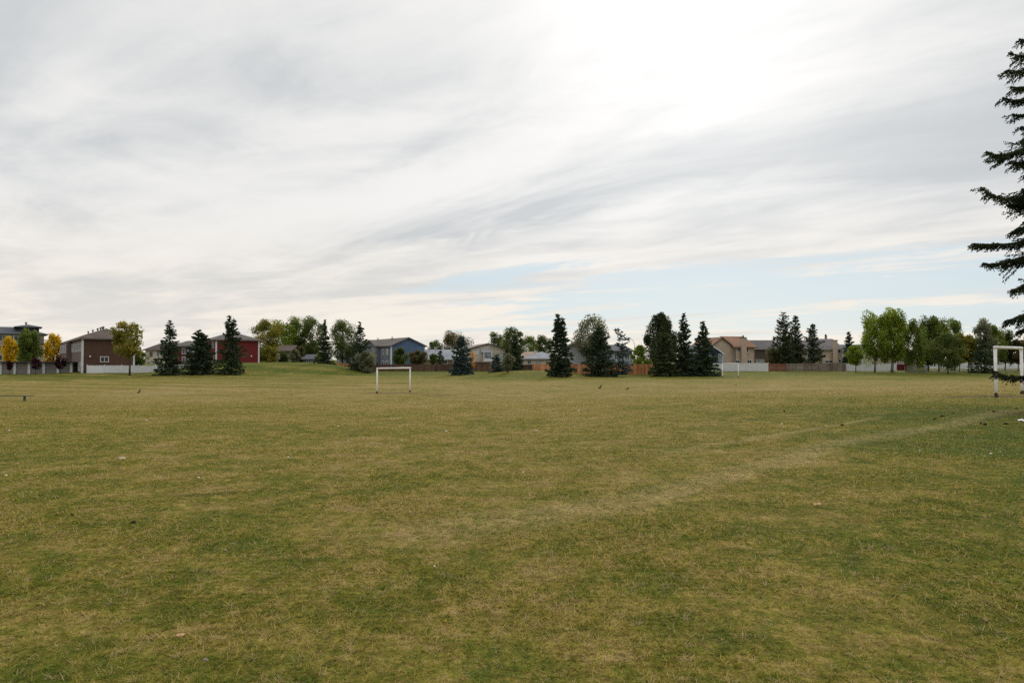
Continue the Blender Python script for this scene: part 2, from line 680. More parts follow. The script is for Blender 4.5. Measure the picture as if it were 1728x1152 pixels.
# ------------------------------------------------------------------ foliage materials
SPRUCE = leaf('spruce_needles', (0.025, 0.038, 0.021), (0.08, 0.107, 0.056), (0.125, 0.14, 0.075), 0.2)
BLUESPR = leaf('blue_spruce_needles', (0.033, 0.055, 0.050), (0.091, 0.130, 0.118), (0.126, 0.168, 0.156), 0.2)
PINE = leaf('pine_needles', (0.033, 0.048, 0.024), (0.095, 0.115, 0.050), (0.139, 0.126, 0.072), 0.25)
GREEN = leaf('green_leaves', (0.079, 0.118, 0.027), (0.239, 0.295, 0.064), (0.390, 0.355, 0.085))
DKGREEN = leaf('dark_green_leaves', (0.055, 0.082, 0.024), (0.166, 0.203, 0.059), (0.277, 0.255, 0.078))
LIME = leaf('lime_leaves', (0.115, 0.175, 0.024), (0.34, 0.42, 0.062), (0.56, 0.50, 0.075))
YGREEN = leaf('yellow_green_leaves', (0.123, 0.137, 0.026), (0.328, 0.286, 0.052), (0.573, 0.390, 0.065))
YELLOW = leaf('yellow_leaves', (0.46, 0.29, 0.016), (0.85, 0.61, 0.035), (0.85, 0.46, 0.02))
GREYGR = leaf('grey_green_leaves', (0.112, 0.122, 0.064), (0.255, 0.257, 0.151), (0.361, 0.358, 0.243))
BROWNGR = leaf('brown_green_leaves', (0.086, 0.075, 0.033), (0.204, 0.179, 0.075), (0.251, 0.164, 0.075))
PURPLE = leaf('purple_leaves', (0.022, 0.008, 0.013), (0.078, 0.023, 0.034), (0.109, 0.029, 0.023), 0.3)
ORANGE = leaf('orange_leaves', (0.496, 0.168, 0.032), (0.684, 0.420, 0.053), (0.728, 0.168, 0.063))
BARK = bark('bark_brown', (0.045, 0.033, 0.024), (0.12, 0.095, 0.07))
BARKGREY = bark('bark_grey', (0.12, 0.105, 0.085), (0.28, 0.25, 0.21))
BARKBIRCH = bark('bark_pale', (0.2, 0.19, 0.17), (0.5, 0.48, 0.44))


# ------------------------------------------------------------------ trees
def conifer(px, Y, top, half, label, mat=SPRUCE, base=None, dens=1.0, leaders=1, skirt=0.06, power=0.8, droop=0.25,
            irregular=0.25, bend=0.0, name='spruce_tree', group='spruces round the playing field', odd=0, lift=0.0, gap=0.0):
    """a conifer: whorls of drooping branches, each carrying many needle tufts"""
    x = xat(px, Y)
    z0 = gz(x, Y) if base is None else base
    H = zat(top, Y) - z0
    Rm = half * 1.09 * Y / FPX
    root = thing(name, label, 'tree', (x, Y, z0 - 0.05), 0, group)
    tr = MB()
    tops = []
    for q in range(leaders):
        off = 0 if leaders == 1 else (q - (leaders - 1) / 2) * 0.11 * Rm * 2.6
        hh = H * (1.0 if q == 0 else 0.985 - 0.03 * q)
        path = []
        for k in range(9):
            t = k / 8
            path.append((off * sst(0.45, 0.75, t) * 1.0 + bend * Rm * max(0, t - 0.7) ** 2 * 8, 0.1 * math.sin(3 * t + q), hh * t))
        rad = [max(0.02, H * 0.014 * (1 - t / 8.3)) for t in range(9)]
        tr.loft(path, rad, 7)
        tops.append((path, hh))
    tr.build('trunk', BARK, root, True)
    C, U, Vv, RR = [], [], [], []
    for li, (path, hh) in enumerate(tops):
        pa = np.array(path)
        z = H * skirt
        if li > 0:
            z = hh * 0.6
        while z < hh * 0.985:
            f = z / hh
            prof = (1 - f) ** (power * 0.98) * (0.82 + 0.18 * min(1, f / 0.10))
            if leaders > 1 and f > 0.62:
                prof *= 0.75
            n = max(3, int(round((7.5 - 3.5 * f))))
            a0 = rng.random() * 6.28
            for b in range(n):
                if rng.random() < gap:
                    continue
                L = Rm * 1.06 * prof * (1 - 1.5 * irregular + 2.3 * irregular * rng.random()) + 0.10
                if odd and rng.random() < 0.16 and 0.3 < f < 0.8:
                    L *= 1.6
                ang = a0 + b * 6.283 / n + rng.normal() * 0.25
                zb = z + rng.normal() * 0.12
                cx = np.interp(zb, pa[:, 2], pa[:, 0])
                L = min(L, Rm * 1.08)
                m = max(5, int(L * 13 * dens))
                t = rng.random(m) ** 0.75
                tip = L
                up = lift * L + (0.32 * f - droop * (1 - f)) * L
                h_ = np.stack([np.cos(ang) + 0 * t, np.sin(ang) + 0 * t], 1)
                s_ = np.stack([-np.sin(ang) + 0 * t, np.cos(ang) + 0 * t], 1)
                spread = 0.30 * L * (1 - 0.75 * t) * rng.normal(size=m) * 0.8
                rr = tip * t
                zc = zb + up * t ** 1.3 + 0.10 * L * t ** 3 - np.abs(rng.normal(size=m)) * 0.16 * (0.4 + 0.3 * L)
                c = np.zeros((m, 3))
                c[:, 0] = cx + h_[:, 0] * rr + s_[:, 0] * spread
                c[:, 1] = h_[:, 1] * rr + s_[:, 1] * spread
                c[:, 2] = np.maximum(zc, 0.08)
                sz = 0.17 + 0.20 * rng.random(m)
                du = unit(np.stack([h_[:, 0] + s_[:, 0] * rng.normal(size=m) * 0.5,
                                    h_[:, 1] + s_[:, 1] * rng.normal(size=m) * 0.5,
                                    -0.25 + 0.4 * f + rng.normal(size=m) * 0.35], 1))
                dv = unit(np.cross(du, unit(rng.normal(size=(m, 3)))))
                C.append(c)
                U.append(du * sz[:, None])
                Vv.append(dv * (sz * 0.42)[:, None])
                RR.append(np.full(m, rng.random() * 0.45) + rng.random(m) * 0.5)
            z += (0.30 + 0.10 * rng.random()) * (1.0 if f < 0.7 else 0.85)
        # leading shoot
        c = np.array([[pa[-1, 0], pa[-1, 1], hh - 0.1 - 0.14 * q] for q in range(4)])
        C.append(c)
        U.append(np.tile([[0, 0, 0.2]], (4, 1)))
        Vv.append(np.tile([[0.07, 0, 0]], (4, 1)))
        RR.append(np.full(4, 0.5))
    quads('crown', np.concatenate(C), np.concatenate(U), np.concatenate(Vv), np.concatenate(RR), mat, root)
    return root


def broadleaf(px, Y, top, half, crown_bot, label, mat=GREEN, name='leafy_tree', cat='tree', group=None, base=None, n=2600,
              leaf_size=0.2, trunk_px=None, barkm=BARK, shape='round', clumps=26, gapf=0.0, cname='crown', tr_r=0.016, seedpull=1.0,
              ytrunk=None):
    x = xat(px, Y)
    z0 = gz(x, Y) if base is None else base
    H = zat(top, Y) - z0
    zb = max(0.15, zat(crown_bot, Y) - z0)
    Rm = half * (1.03 if shape == 'egg' else 1.0) * Y / FPX
    tx = 0 if trunk_px is None else xat(trunk_px, Y) - x
    root = thing(name, label, cat, (x, Y, z0 - 0.05), 0, group)
    hc = H - zb
    cl = []
    for k in range(clumps):
        f = (k + 0.5 * rng.random()) / clumps
        if shape == 'round':
            r_ = math.sqrt(max(0.05, 1 - (2 * f - 1) ** 2)) * 1.0
        elif shape == 'egg':
            r_ = math.sin(math.pi * min(1, f * 0.80 + 0.12)) ** 0.8
        elif shape == 'spread':
            r_ = min(1.0, 0.55 + 0.9 * f) * math.sqrt(max(0.08, 1 - max(0, f - 0.45) ** 2 / 0.32))
        elif shape == 'cone':
            r_ = (1 - f) ** 0.8 + 0.12
        else:
            r_ = 0.9
        ang = k * 2.39996 + rng.normal() * 0.4
        rad = Rm * r_ * (0.08 + 0.80 * rng.random() ** 0.55) * seedpull
        cl.append((rad * math.cos(ang), rad * math.sin(ang), zb + hc * (0.06 + 0.88 * f)))
    cl = np.array(cl)
    tr = MB()
    hs = zb + hc * 0.62
    path = [(tx, 0, 0), (tx * 0.9 + 0.03 * Rm, 0, zb * 0.7), (tx * 0.55, 0.04 * Rm, zb + hc * 0.25), (tx * 0.2, -0.03 * Rm, hs), (0, 0, zb + hc * 0.85)]
    r0 = max(0.05, H * tr_r)
    tr.loft(path, [r0 * 1.15, r0 * 0.9, r0 * 0.65, r0 * 0.35, r0 * 0.1], 8)
    pa = np.array(path)
    for c in cl[::2]:
        zs = zb * 0.85 + (c[2] - zb) * 0.45
        s = np.array([np.interp(zs, pa[:, 2], pa[:, 0]), np.interp(zs, pa[:, 2], pa[:, 1]), zs])
        mid = s * 0.45 + c * 0.55 + np.array([0, 0, 0.06 * hc])
        tr.loft([s, mid, c], [r0 * 0.32, r0 * 0.18, r0 * 0.05], 5)
    tr.build('trunk' if cat == 'tree' else 'stem', barkm, root, True)
    n = int(n * 3.6)
    leaf_size *= 0.9
    per = max(12, n // clumps)
    C, U, W, RR = [], [], [], []
    rc = 0.62 * (Rm * Rm * hc) ** (1 / 3) / clumps ** (1 / 3) * 1.28
    for c in cl:
        m = int(per * (0.5 + rng.random()))
        if rng.random() < gapf:
            m = int(m * 0.35)
        q = unit(rng.normal(size=(m, 3))) * (rng.random((m, 1)) ** 0.5) * rc * (np.array([0.85, 0.85, 1.35]) if shape == 'egg' else np.array([1.05, 1.05, 0.85])) * (0.7 + 0.6 * rng.random())
        C.append(c + q)
        nrm = unit(rng.normal(size=(m, 3)))
        u = unit(np.cross(nrm, rng.normal(size=(m, 3))))
        v = np.cross(nrm, u)
        s = leaf_size * (0.55 + 0.75 * rng.random((m, 1)))
        U.append(u * s)
        W.append(v * s * 0.65)
        RR.append(rng.random() * 0.45 + rng.random(m) * 0.55)
    # loose sprays that fray the outline
    m = n // 14
    k = rng.integers(0, clumps, m)
    q = unit(rng.normal(size=(m, 3))) * rc * (0.7 + 0.6 * rng.random((m, 1)))
    C.append(cl[k] + q)
    u = unit(rng.normal(size=(m, 3)))
    v = unit(np.cross(u, rng.normal(size=(m, 3))))
    s = leaf_size * (0.45 + 0.5 * rng.random((m, 1)))
    U.append(u * s)
    W.append(v * s * 0.6)
    RR.append(rng.random(m))
    c = np.concatenate(C)
    c[:, 2] = np.maximum(c[:, 2], 0.1)
    quads(cname, c, np.concatenate(U), np.concatenate(W), np.concatenate(RR), mat, root)
    return root


def shrub(px, Y, top, half, bot, label, mat, base=None, n=1100, shape='round', leaf_size=0.15, group=None):
    return broadleaf(px, Y, top, half, bot, label, mat, 'shrub', 'shrub', group, base, n, leaf_size, None, BARK, shape, 16,
                     cname='foliage', tr_r=0.012)


# spruces, from left to right
conifer(286, 116, 540, 23, 'wide dark spruce standing left of the two other spruces before the red house', power=0.85, irregular=0.32)
conifer(338, 117, 557, 24, 'shorter bushy spruce with a forked flat top between two taller spruces', dens=1.4, power=0.5, irregular=0.2, leaders=2, skirt=0.03)
conifer(390, 117, 531, 24, 'tall spruce with twin tops standing right in front of the red house wall', leaders=2, power=0.75, irregular=0.32, gap=0.1)
conifer(548, 134, 539, 17, 'slim dark spruce behind the grassy bank with a long thin top', power=1.25, skirt=0.04, irregular=0.3, base=zat(619, 134))
conifer(607, 128, 542, 26, 'ragged spruce with bare thin top in front of the blue townhouses', power=1.0, skirt=0.05, odd=1, irregular=0.45, gap=0.15, base=zat(627, 128))
conifer(743, 150, 590, 10, 'small soft green spruce above the brown fence beside the grey roof', PINE, power=0.8, dens=0.9)
conifer(778, 117, 566, 19, 'dense blue-green spruce in front of the dark brown fence', BLUESPR, power=0.55, irregular=0.25, dens=1.3)
conifer(838, 119, 597, 11, 'small blue spruce sapling by the cream house deck', BLUESPR, power=0.6, dens=1.2, base=zat(628, 119))
conifer(869, 124, 568, 15, 'narrow dark spruce beside the cream house end wall', power=0.7, dens=1.1, base=zat(624, 124), odd=1)
conifer(945, 107, 529, 23, 'tall dense spruce standing alone on the low mound before the orange fence', dens=1.5, power=0.68, irregular=0.25, leaders=2, base=zat(636, 107))
conifer(1011, 111, 550, 30, 'broad dark spruce hiding the fence beside the grey gable house', dens=1.3, power=0.7, irregular=0.25, base=zat(635, 111))
conifer(1051, 111, 553, 17, 'thin sparse spruce with a crooked nodding top', BLUESPR, power=0.5, gap=0.3, irregular=0.45, bend=-0.9, base=zat(632, 111), dens=0.8)
conifer(1121, 112, 560, 25, 'full dark spruce below the big round pine at the end of the orange fence', PINE, dens=1.4, power=0.5, irregular=0.22)
conifer(1154, 113, 528, 20, 'tall pointed spruce between the round pine and the last spruce of the row', power=0.8, irregular=0.28, dens=1.2)
conifer(1187, 114, 541, 25, 'pointed spruce beside the dark blue house', power=0.95, irregular=0.22, dens=1.4, skirt=0.03)
conifer(1323, 150, 527, 21, 'tall airy conifer behind the wooden fence with upswept branches', PINE, power=0.55, gap=0.08, droop=-0.15, irregular=0.3)
conifer(1343, 153, 531, 14, 'tall narrow conifer just right of the airy upswept one', PINE, power=0.6, gap=0.05, droop=0.0)
conifer(1372, 148, 545, 18, 'uneven spruce with long stray arms behind the grey fence', power=0.55, odd=1, irregular=0.5, gap=0.2, droop=-0.2)
conifer(1394, 240, 563, 5, 'tiny distant spruce tip above the grey roof of the chimney house', power=0.8)
conifer(1433, 150, 559, 12, 'slender spruce behind the white fence beside a small round tree', power=0.75, dens=1.2)
conifer(1657, 128, 574, 19, 'open spruce with low sweeping branches left of the near goal', power=0.5, gap=0.25, irregular=0.35)

# broad-leaved trees
YT = 'trees in yellow autumn leaf beside the apartment block'
broadleaf(16, 150, 569, 13, 618, 'orange-yellow tree at the left edge in front of the apartment block', YELLOW, shape='egg', n=1500, clumps=16, gapf=0.4)
broadleaf(49, 148, 557, 20, 618, 'green tree between two yellow trees by the apartment block', GREEN, n=2800, shape='egg')
broadleaf(90, 152, 563, 17, 620, 'bright yellow tree between the green tree and the brown townhouse', YELLOW, n=2400, shape='egg', gapf=0.4)
broadleaf(213, 113, 543, 26, 603, 'green and yellow tree with a clear trunk at the corner of the brown townhouse', YGREEN, trunk_px=219, n=1250, shape='round', gapf=0.4)
for p_, t_, b_, w_, l_ in ((16, 609, 626, 6, 'small purple-leaved tree farthest left before the garages'),
                           (60, 604, 625, 10, 'purple-leaved ornamental tree in front of the second garage door pair'),
                           (102, 602, 625, 10, 'purple-leaved ornamental tree in front of the last garage door'),
                           (158, 600, 619, 9, 'purple-leaved ornamental tree before the white fence and brown wall')):
    broadleaf(p_, 120, t_, w_ * 0.85, b_ - 3, l_, PURPLE, group='small purple-leaved trees', name='ornamental_tree', n=260, clumps=10, leaf_size=0.13, shape='round')
broadleaf(450, 165, 539, 31, 612, 'yellow-green tree rising behind the red house gable', YGREEN, n=3200, shape='round', gapf=0.2, base=1.5)
broadleaf(474, 172, 542, 27, 612, 'olive tree between the yellow-green tree and the taller green trees', LIME, n=2200, shape='round', base=1.5)
broadleaf(499, 176, 535, 27, 612, 'tall green tree with upright tufted top left of centre group', GREEN, n=2600, shape='round', base=1.5)
broadleaf(527, 174, 534, 28, 614, 'tall dark green tree beside the slim spruce', DKGREEN, n=2800, shape='round', base=1.5)
broadleaf(577, 185, 539, 32, 606, 'round dark green tree above the blue townhouse roof', DKGREEN, n=2600, shape='round', base=1.0)
shrub(456, 150, 584, 14, 614, 'golden yellow bush against the end of the red house', YGREEN, base=1.75)
shrub(478, 152, 594, 9, 614, 'low dark bush between the golden bush and the silvery bush', DKGREEN, base=1.75)
shrub(497, 148, 589, 8, 614, 'silvery green bush on top of the grassy bank', GREYGR, base=1.75)
shrub(508, 152, 583, 6, 614, 'brown half-bare bush on top of the grassy bank', BROWNGR, base=1.75)
shrub(521, 170, 582, 22, 612, 'dark shrubbery below the tall dark trees on the bank', DKGREEN, base=1.6, n=1600)
shrub(236, 150, 592, 12, 618, 'leafy bush behind the white fence between brown and cream houses', GREEN, n=900)
shrub(540, 138, 595, 8, 617, 'bright green bush at the foot of the slim spruce', LIME, base=1.2)
shrub(620, 124, 594, 18, 630, 'grey-green willow bush spreading at the left end of the dark fence', GREYGR, n=1900)
shrub(676, 150, 587, 15, 614, 'dark green bush against the blue gable wall', DKGREEN, n=1500)
shrub(706, 148, 592, 17, 614, 'broad olive bush beside the blue gable behind the fence', BROWNGR, n=1500)
shrub(731, 151, 597, 8, 614, 'small leafy bush below the grey roof', GREEN, n=700)
broadleaf(768, 215, 561, 34, 604, 'wide brownish green tree far behind the grey roof', BROWNGR, n=3000, shape='round')
broadleaf(735, 205, 574, 12, 600, 'small dark tree at the right end of the blue townhouses', DKGREEN, n=900, clumps=12)
broadleaf(797, 121, 591, 6, 620, 'slim sapling turning yellow and orange in front of the dark fence', ORANGE, name='sapling', n=110, clumps=9, leaf_size=0.12, group='young trees planted on the mound', base=zat(630, 121))
broadleaf(856, 113, 596, 11, 624, 'round young green tree on the mound beside the small blue spruce', GREYGR, name='sapling', n=800, clumps=12, leaf_size=0.14, group='young trees planted on the mound')
broadleaf(836, 220, 560, 17, 606, 'dark rounded tree behind the cream house roof', DKGREEN, n=1800)
broadleaf(866, 150, 551, 21, 610, 'gnarled dark tree over the white chimney', DKGREEN, n=1900, shape='spread', gapf=0.3)
broadleaf(893, 225, 566, 16, 606, 'pale green tree behind the low grey roof', GREEN, n=1700)
broadleaf(916, 228, 567, 18, 606, 'dark green hedge tree left of the lone spruce', DKGREEN, n=1900)
broadleaf(1000, 132, 533, 33, 600, 'airy rounded tree behind the broad spruce and grey gable', GREYGR, n=2300, shape='round', gapf=0.35, trunk_px=1008)
shrub(1080, 122, 582, 15, 626, 'green bush overhanging the orange fence', LIME, n=1500)
broadleaf(1117, 124, 529, 28, 616, 'big dense rounded pine behind the orange fence', PINE, name='pine_tree', n=4200, shape='egg', leaf_size=0.19, clumps=34)
shrub(1303, 150, 590, 14, 614, 'thin half-bare bush in front of the taupe house', BROWNGR, n=500)
broadleaf(1443, 132, 583, 13, 614, 'small round tree with a dark thin trunk in front of the white fence', LIME, trunk_px=1444, n=1100, clumps=14, leaf_size=0.16)
broadleaf(1475, 133, 532, 27, 610, 'pale trunked poplar with loose airy left side', LIME, trunk_px=1476, n=2300, shape='egg', barkm=BARKGREY, gapf=0.35)
broadleaf(1505, 131, 527, 28, 608, 'largest leafy poplar with a thick pale trunk', LIME, trunk_px=1505, n=3600, shape='egg', barkm=BARKGREY, tr_r=0.022)
PG = None
broadleaf(1547, 130, 541, 19, 616, 'slim tree with a straight white trunk beside the chain-link pen', GREEN, trunk_px=1541, barkm=BARKBIRCH, n=1500, shape='egg', gapf=0.2)
broadleaf(1566, 140, 539, 21, 617, 'dark upright tree behind the chain-link pen', DKGREEN, n=1900, shape='egg')
broadleaf(1584, 138, 536, 22, 614, 'tallest green tree of the right-hand row', GREEN, n=2300, shape='egg')
broadleaf(1600, 124, 560, 25, 622, 'broad low dark tree with a short trunk in front of the right-hand row', DKGREEN, trunk_px=1599, n=1500, shape='round', leaf_size=0.17)
broadleaf(1611, 142, 539, 20, 614, 'loose topped tree just right of the tallest one in the row', GREEN, n=1700, shape='egg', gapf=0.25)
broadleaf(1621, 134, 562, 13, 610, 'yellow-green tree with thin trunk behind the broad dark tree', YGREEN, trunk_px=1619, n=1300, shape='round')
broadleaf(1637, 134, 565, 14, 610, 'yellowing tree beside the low open spruce', YGREEN, trunk_px=1634, n=1400, shape='round')
broadleaf(1661, 140, 541, 18, 608, 'airy tall tree behind the open spruce', GREYGR, n=1500, shape='egg', gapf=0.35)
broadleaf(1677, 142, 548, 18, 614, 'leafy tree seen left of the near goal post', GREEN, n=1400, shape='egg')
broadleaf(1696, 145, 556, 18, 612, 'dark spindly tree seen through the near goal', DKGREEN, n=1500, shape='egg', gapf=0.3)
broadleaf(1718, 143, 573, 16, 612, 'rounded olive tree seen inside the near goal', BROWNGR, n=1500, shape='round')
broadleaf(1745, 145, 566, 18, 612, 'olive tree past the right edge behind the near goal', BROWNGR, n=1300, shape='round')
shrub(1533, 148, 588, 10, 616, 'dark shrub behind the maroon fence', DKGREEN, n=900)


# ------------------------------------------------------------------ buildings
WHITE = plain('white_paint', (0.72, 0.72, 0.72), 0.5, 0.08, 1.5)
TRIM = plain('trim_white', (0.62, 0.63, 0.63), 0.5, 0.06)
PANE = glass('window_glass')
DARKPANE = glass('dark_window_glass', (0.012, 0.013, 0.016))
BLIND = plain('window_blind', (0.42, 0.43, 0.42), 0.6, 0.15, 2.0)
METAL = plain('galvanised_metal', (0.42, 0.43, 0.44), 0.45, 0.12, 4.0, 0.5, 0.6)
DARKMET = plain('dark_metal', (0.06, 0.062, 0.065), 0.5, 0.15)
CONC = plain('concrete', (0.42, 0.41, 0.38), 0.9, 0.12)


class House:
    """local frame: x along the front wall, y into the depth, z up from the base"""

    def __init__(self, name, label, px0, Y0, px1, depth, eave_py, base_z, wallm, ang=None, Y1=None, cat='house', width=None, wall='wall'):
        C = np.array([xat(px0, Y0), Y0])
        if ang is None:
            P1 = np.array([xat(px1, Y1), Y1])
        else:
            u = (px1 - 864) / FPX
            ca, sa = math.cos(ang), math.sin(ang)
            t = (u * C[1] - C[0]) / (ca - u * sa)
            P1 = C + t * np.array([ca, sa])
        d = P1 - C
        self.w = float(np.linalg.norm(d)) if width is None else width
        self.a = math.atan2(d[1], d[0])
        self.C, self.bz, self.d = C, base_z, depth
        self.he = zat(eave_py, Y0) - base_z
        self.root = thing(name, label, cat, (C[0], C[1], base_z), self.a)
        self.wallm = wallm
        self.wname = wall

    def local(self, p):
        q = np.array(p[:2]) - self.C
        c, s = math.cos(self.a), math.sin(self.a)
        return np.array([q[0] * c + q[1] * s, -q[0] * s + q[1] * c, p[2] - self.bz])

    def hit(self, face, px, py, x0=0.0, y0=0.0, x1=None):
        """where the sight line meets a wall face, in local coordinates"""
        o = self.local((0, 0, CZ))
        dd = self.local((ray(px, py) + np.array([0, 0, CZ]))) - o
        if face == 'front':
            t = (y0 - o[1]) / dd[1]
        elif face == 'left':
            t = (x0 - o[0]) / dd[0]
        else:
            t = ((self.w if x1 is None else x1) - o[0]) / dd[0]
        return o + dd * t

    def z(self, face, py, px=None):
        return self.hit(face, px, py)[2]

    # ---- walls and roofs
    def walls(self, roof, rise, x0=0, x1=None, y0=0, y1=None, he=None, name=None, mat=None, zb=-0.3):
        x1 = self.w if x1 is None else x1
        y1 = self.d if y1 is None else y1
        he = self.he if he is None else he
        b = MB()
        if roof == 'gable_y':
            b.slab([(x0, y0, zb), (x1, y0, zb), (x1, y0, he), ((x0 + x1) / 2, y0, he + rise), (x0, y0, he)], (0, y1 - y0, 0))
        elif roof == 'gable_x':
            b.slab([(x0, y0, zb), (x0, y0, he), (x0, (y0 + y1) / 2, he + rise), (x0, y1, he), (x0, y1, zb)], (x1 - x0, 0, 0))
        else:
            b.box(x0, x1, y0, y1, zb, he + 0.02)
        return b.build(name or self.wname, mat or self.wallm, self.root)

    def roof(self, roof, rise, mat, x0=0, x1=None, y0=0, y1=None, he=None, o=0.45, th=0.2, fascia=None, name='roof'):
        x1 = self.w if x1 is None else x1
        y1 = self.d if y1 is None else y1
        he = self.he if he is None else he
        b = MB()
        if roof == 'gable_y':
            s = rise / ((x1 - x0) / 2)
            m = (x0 + x1) / 2
            low = [(x0 - o, he - o * s), (m, he + rise), (x1 + o, he - o * s)]
            poly = [(p[0], y0 - o, p[1] - 0.03) for p in low] + [(p[0], y0 - o, p[1] + th) for p in low[::-1]]
            b.slab(poly, (0, y1 - y0 + 2 * o, 0))
        elif roof == 'gable_x':
            s = rise / ((y1 - y0) / 2)
            m = (y0 + y1) / 2
            low = [(y0 - o, he - o * s), (m, he + rise), (y1 + o, he - o * s)]
            poly = [(x0 - o, p[0], p[1] - 0.03) for p in low] + [(x0 - o, p[0], p[1] + th) for p in low[::-1]]
            b.slab(poly, (x1 - x0 + 2 * o, 0, 0))
        else:
            w, d = x1 - x0 + 2 * o, y1 - y0 + 2 * o
            run = min(w, d) / 2
            a = [(x0 - o, y0 - o), (x1 + o, y0 - o), (x1 + o, y1 + o), (x0 - o, y1 + o)]
            if d >= w:
                r0, r1 = ((x0 + x1) / 2, y0 - o + run), ((x0 + x1) / 2, y1 + o - run - 0.01)
            else:
                r0, r1 = (x0 - o + run, (y0 + y1) / 2), (x1 + o - run - 0.01, (y0 + y1) / 2)
            i = b.quadring([(p[0], p[1], he) for p in a] + [(p[0], p[1], he + th) for p in a]
                           + [(r0[0], r0[1], he + th + rise), (r1[0], r1[1], he + th + rise)])
            fs = [(3, 2, 1, 0), (0, 1, 5, 4), (1, 2, 6, 5), (2, 3, 7, 6), (3, 0, 4, 7)]
            if d >= w:
                fs += [(4, 5, 8), (5, 6, 9, 8), (6, 7, 9), (7, 4, 8, 9)]
            else:
                fs += [(4, 5, 9, 8), (5, 6, 9), (6, 7, 8, 9), (7, 4, 8)]
            for f in fs:
                b.f.append(tuple(i + q for q in f))
                b.r.append(0.5)
        r_ = b.build(name, mat, self.root)
        if fascia is not None:
            f = MB()
            if roof == 'hip':
                X0, X1, Y0, Y1 = x0 - o - 0.05, x1 + o + 0.05, y0 - o - 0.05, y1 + o + 0.05
                zz0, zz1 = he - 0.04, he + th - 0.02
                f.box(X0, X1, Y0, Y0 + 0.06, zz0, zz1)
                f.box(X0, X1, Y1 - 0.06, Y1, zz0, zz1)
                f.box(X0, X0 + 0.06, Y0 + 0.065, Y1 - 0.065, zz0, zz1)
                f.box(X1 - 0.06, X1, Y0 + 0.065, Y1 - 0.065, zz0, zz1)
            elif roof == 'gable_y':
                s = rise / ((x1 - x0) / 2)
                m = (x0 + x1) / 2
                for xa, xb in ((x0 - o, m), (x1 + o, m)):
                    za, zc = he - o * s, he + rise
                    f.slab([(xa, y0 - o - 0.05, za - 0.05), (xb, y0 - o - 0.05, zc - 0.05), (xb, y0 - o - 0.05, zc + th - 0.02),
                            (xa, y0 - o - 0.05, za + th - 0.02)], (0, 0.045, 0))
            else:
                s = rise / ((y1 - y0) / 2)
                za = he - o * s
                f.box(x0 - o, x1 + o, y0 - o - 0.06, y0 - o - 0.004, za - 0.05, za + th - 0.02)
                m = (y0 + y1) / 2
                for xe in (x0 - o - 0.05, x1 + o + 0.005):
                    for ya in (y0 - o, y1 + o):
                        f.slab([(xe, ya, za - 0.05), (xe, m, he + rise - 0.05), (xe, m, he + rise + th - 0.02), (xe, ya, za + th - 0.02)], (0.045, 0, 0))
            f.build('fascia', fascia, self.root)
        return r_

    def panel(self, face, u0, u1, z0, z1, t0, t1, mb, x0=0.0, y0=0.0, x1=None):
        """box lying on a wall face: u along the face, t0..t1 how far it stands proud"""
        if face == 'front':
            mb.box(u0, u1, y0 - t1, y0 - t0, z0, z1)
        elif face == 'left':
            mb.box(x0 - t1, x0 - t0, u0, u1, z0, z1)
        else:
            xx = self.w if x1 is None else x1
            mb.box(xx + t0, xx + t1, u0, u1, z0, z1)

    def window(self, face, px, py, w, h, frame=None, pane=None, bars=1, sill=False, **k):
        p = self.hit(face, px, py, **k)
        u = p[0] if face == 'front' else p[1]
        z = p[2]
        fw = 0.11
        f = MB()
        u0, u1, z0, z1 = u - w / 2, u + w / 2, z - h / 2, z + h / 2
        self.panel(face, u0, u0 + fw, z0, z1, 0.0, 0.07, f, **k)
        self.panel(face, u1 - fw, u1, z0, z1, 0.0, 0.07, f, **k)
        self.panel(face, u0 + fw, u1 - fw, z0, z0 + fw, 0.0, 0.067, f, **k)
        self.panel(face, u0 + fw, u1 - fw, z1 - fw, z1, 0.0, 0.067, f, **k)
        for q in range(bars):
            c = u0 + (u1 - u0) * (q + 1) / (bars + 1)
            self.panel(face, c - 0.04, c + 0.04, z0 + fw, z1 - fw, 0.0, 0.06, f, **k)
        win = f.build('window', frame or TRIM, self.root)
        g = MB()
        self.panel(face, u0 + fw * 0.5, u1 - fw * 0.5, z0 + fw * 0.5, z1 - fw * 0.5, 0.005, 0.03, g, **k)
        g.build('pane', pane or PANE, win)
        if sill:
            s = MB()
            self.panel(face, u0 - 0.08, u1 + 0.08, z0 - 0.1, z0 - 0.005, 0.0, 0.12, s, **k)
            s.build('sill', frame or TRIM, win)

    def strip(self, name, face, u0, u1, z0, z1, mat, t=0.06, **k):
        b = MB()
        self.panel(face, u0, u1, z0, z1, 0.0, t, b, **k)
        return b.build(name, mat, self.root)

    def corner(self, x, y, mat, he=None, s=0.22):
        he = self.he if he is None else he
        b = MB()
        b.box(x - s / 2, x + s / 2, y - s / 2, y + s / 2, -0.3, he - 0.01)
        return b.build('corner_trim', mat, self.root)

    def block(self, name, x0, x1, y0, y1, z0, z1, mat, parent=None):
        b = MB()
        b.box(x0, x1, y0, y1, z0, z1)
        return b.build(name, mat, parent or self.root)

    def pipe(self, name, x, y, z0, z1, r, mat, parent=None, cap=True):
        b = MB()
        if cap:
            b.loft([(x, y, z0), (x, y, z1 - 0.25), (x, y, z1 - 0.25), (x, y, z1)], [r, r, r * 2.0, r * 1.6], 10)
        else:
            b.loft([(x, y, z0), (x, y, z1)], [r, r], 10)
        return b.build(name, mat, parent or self.root)


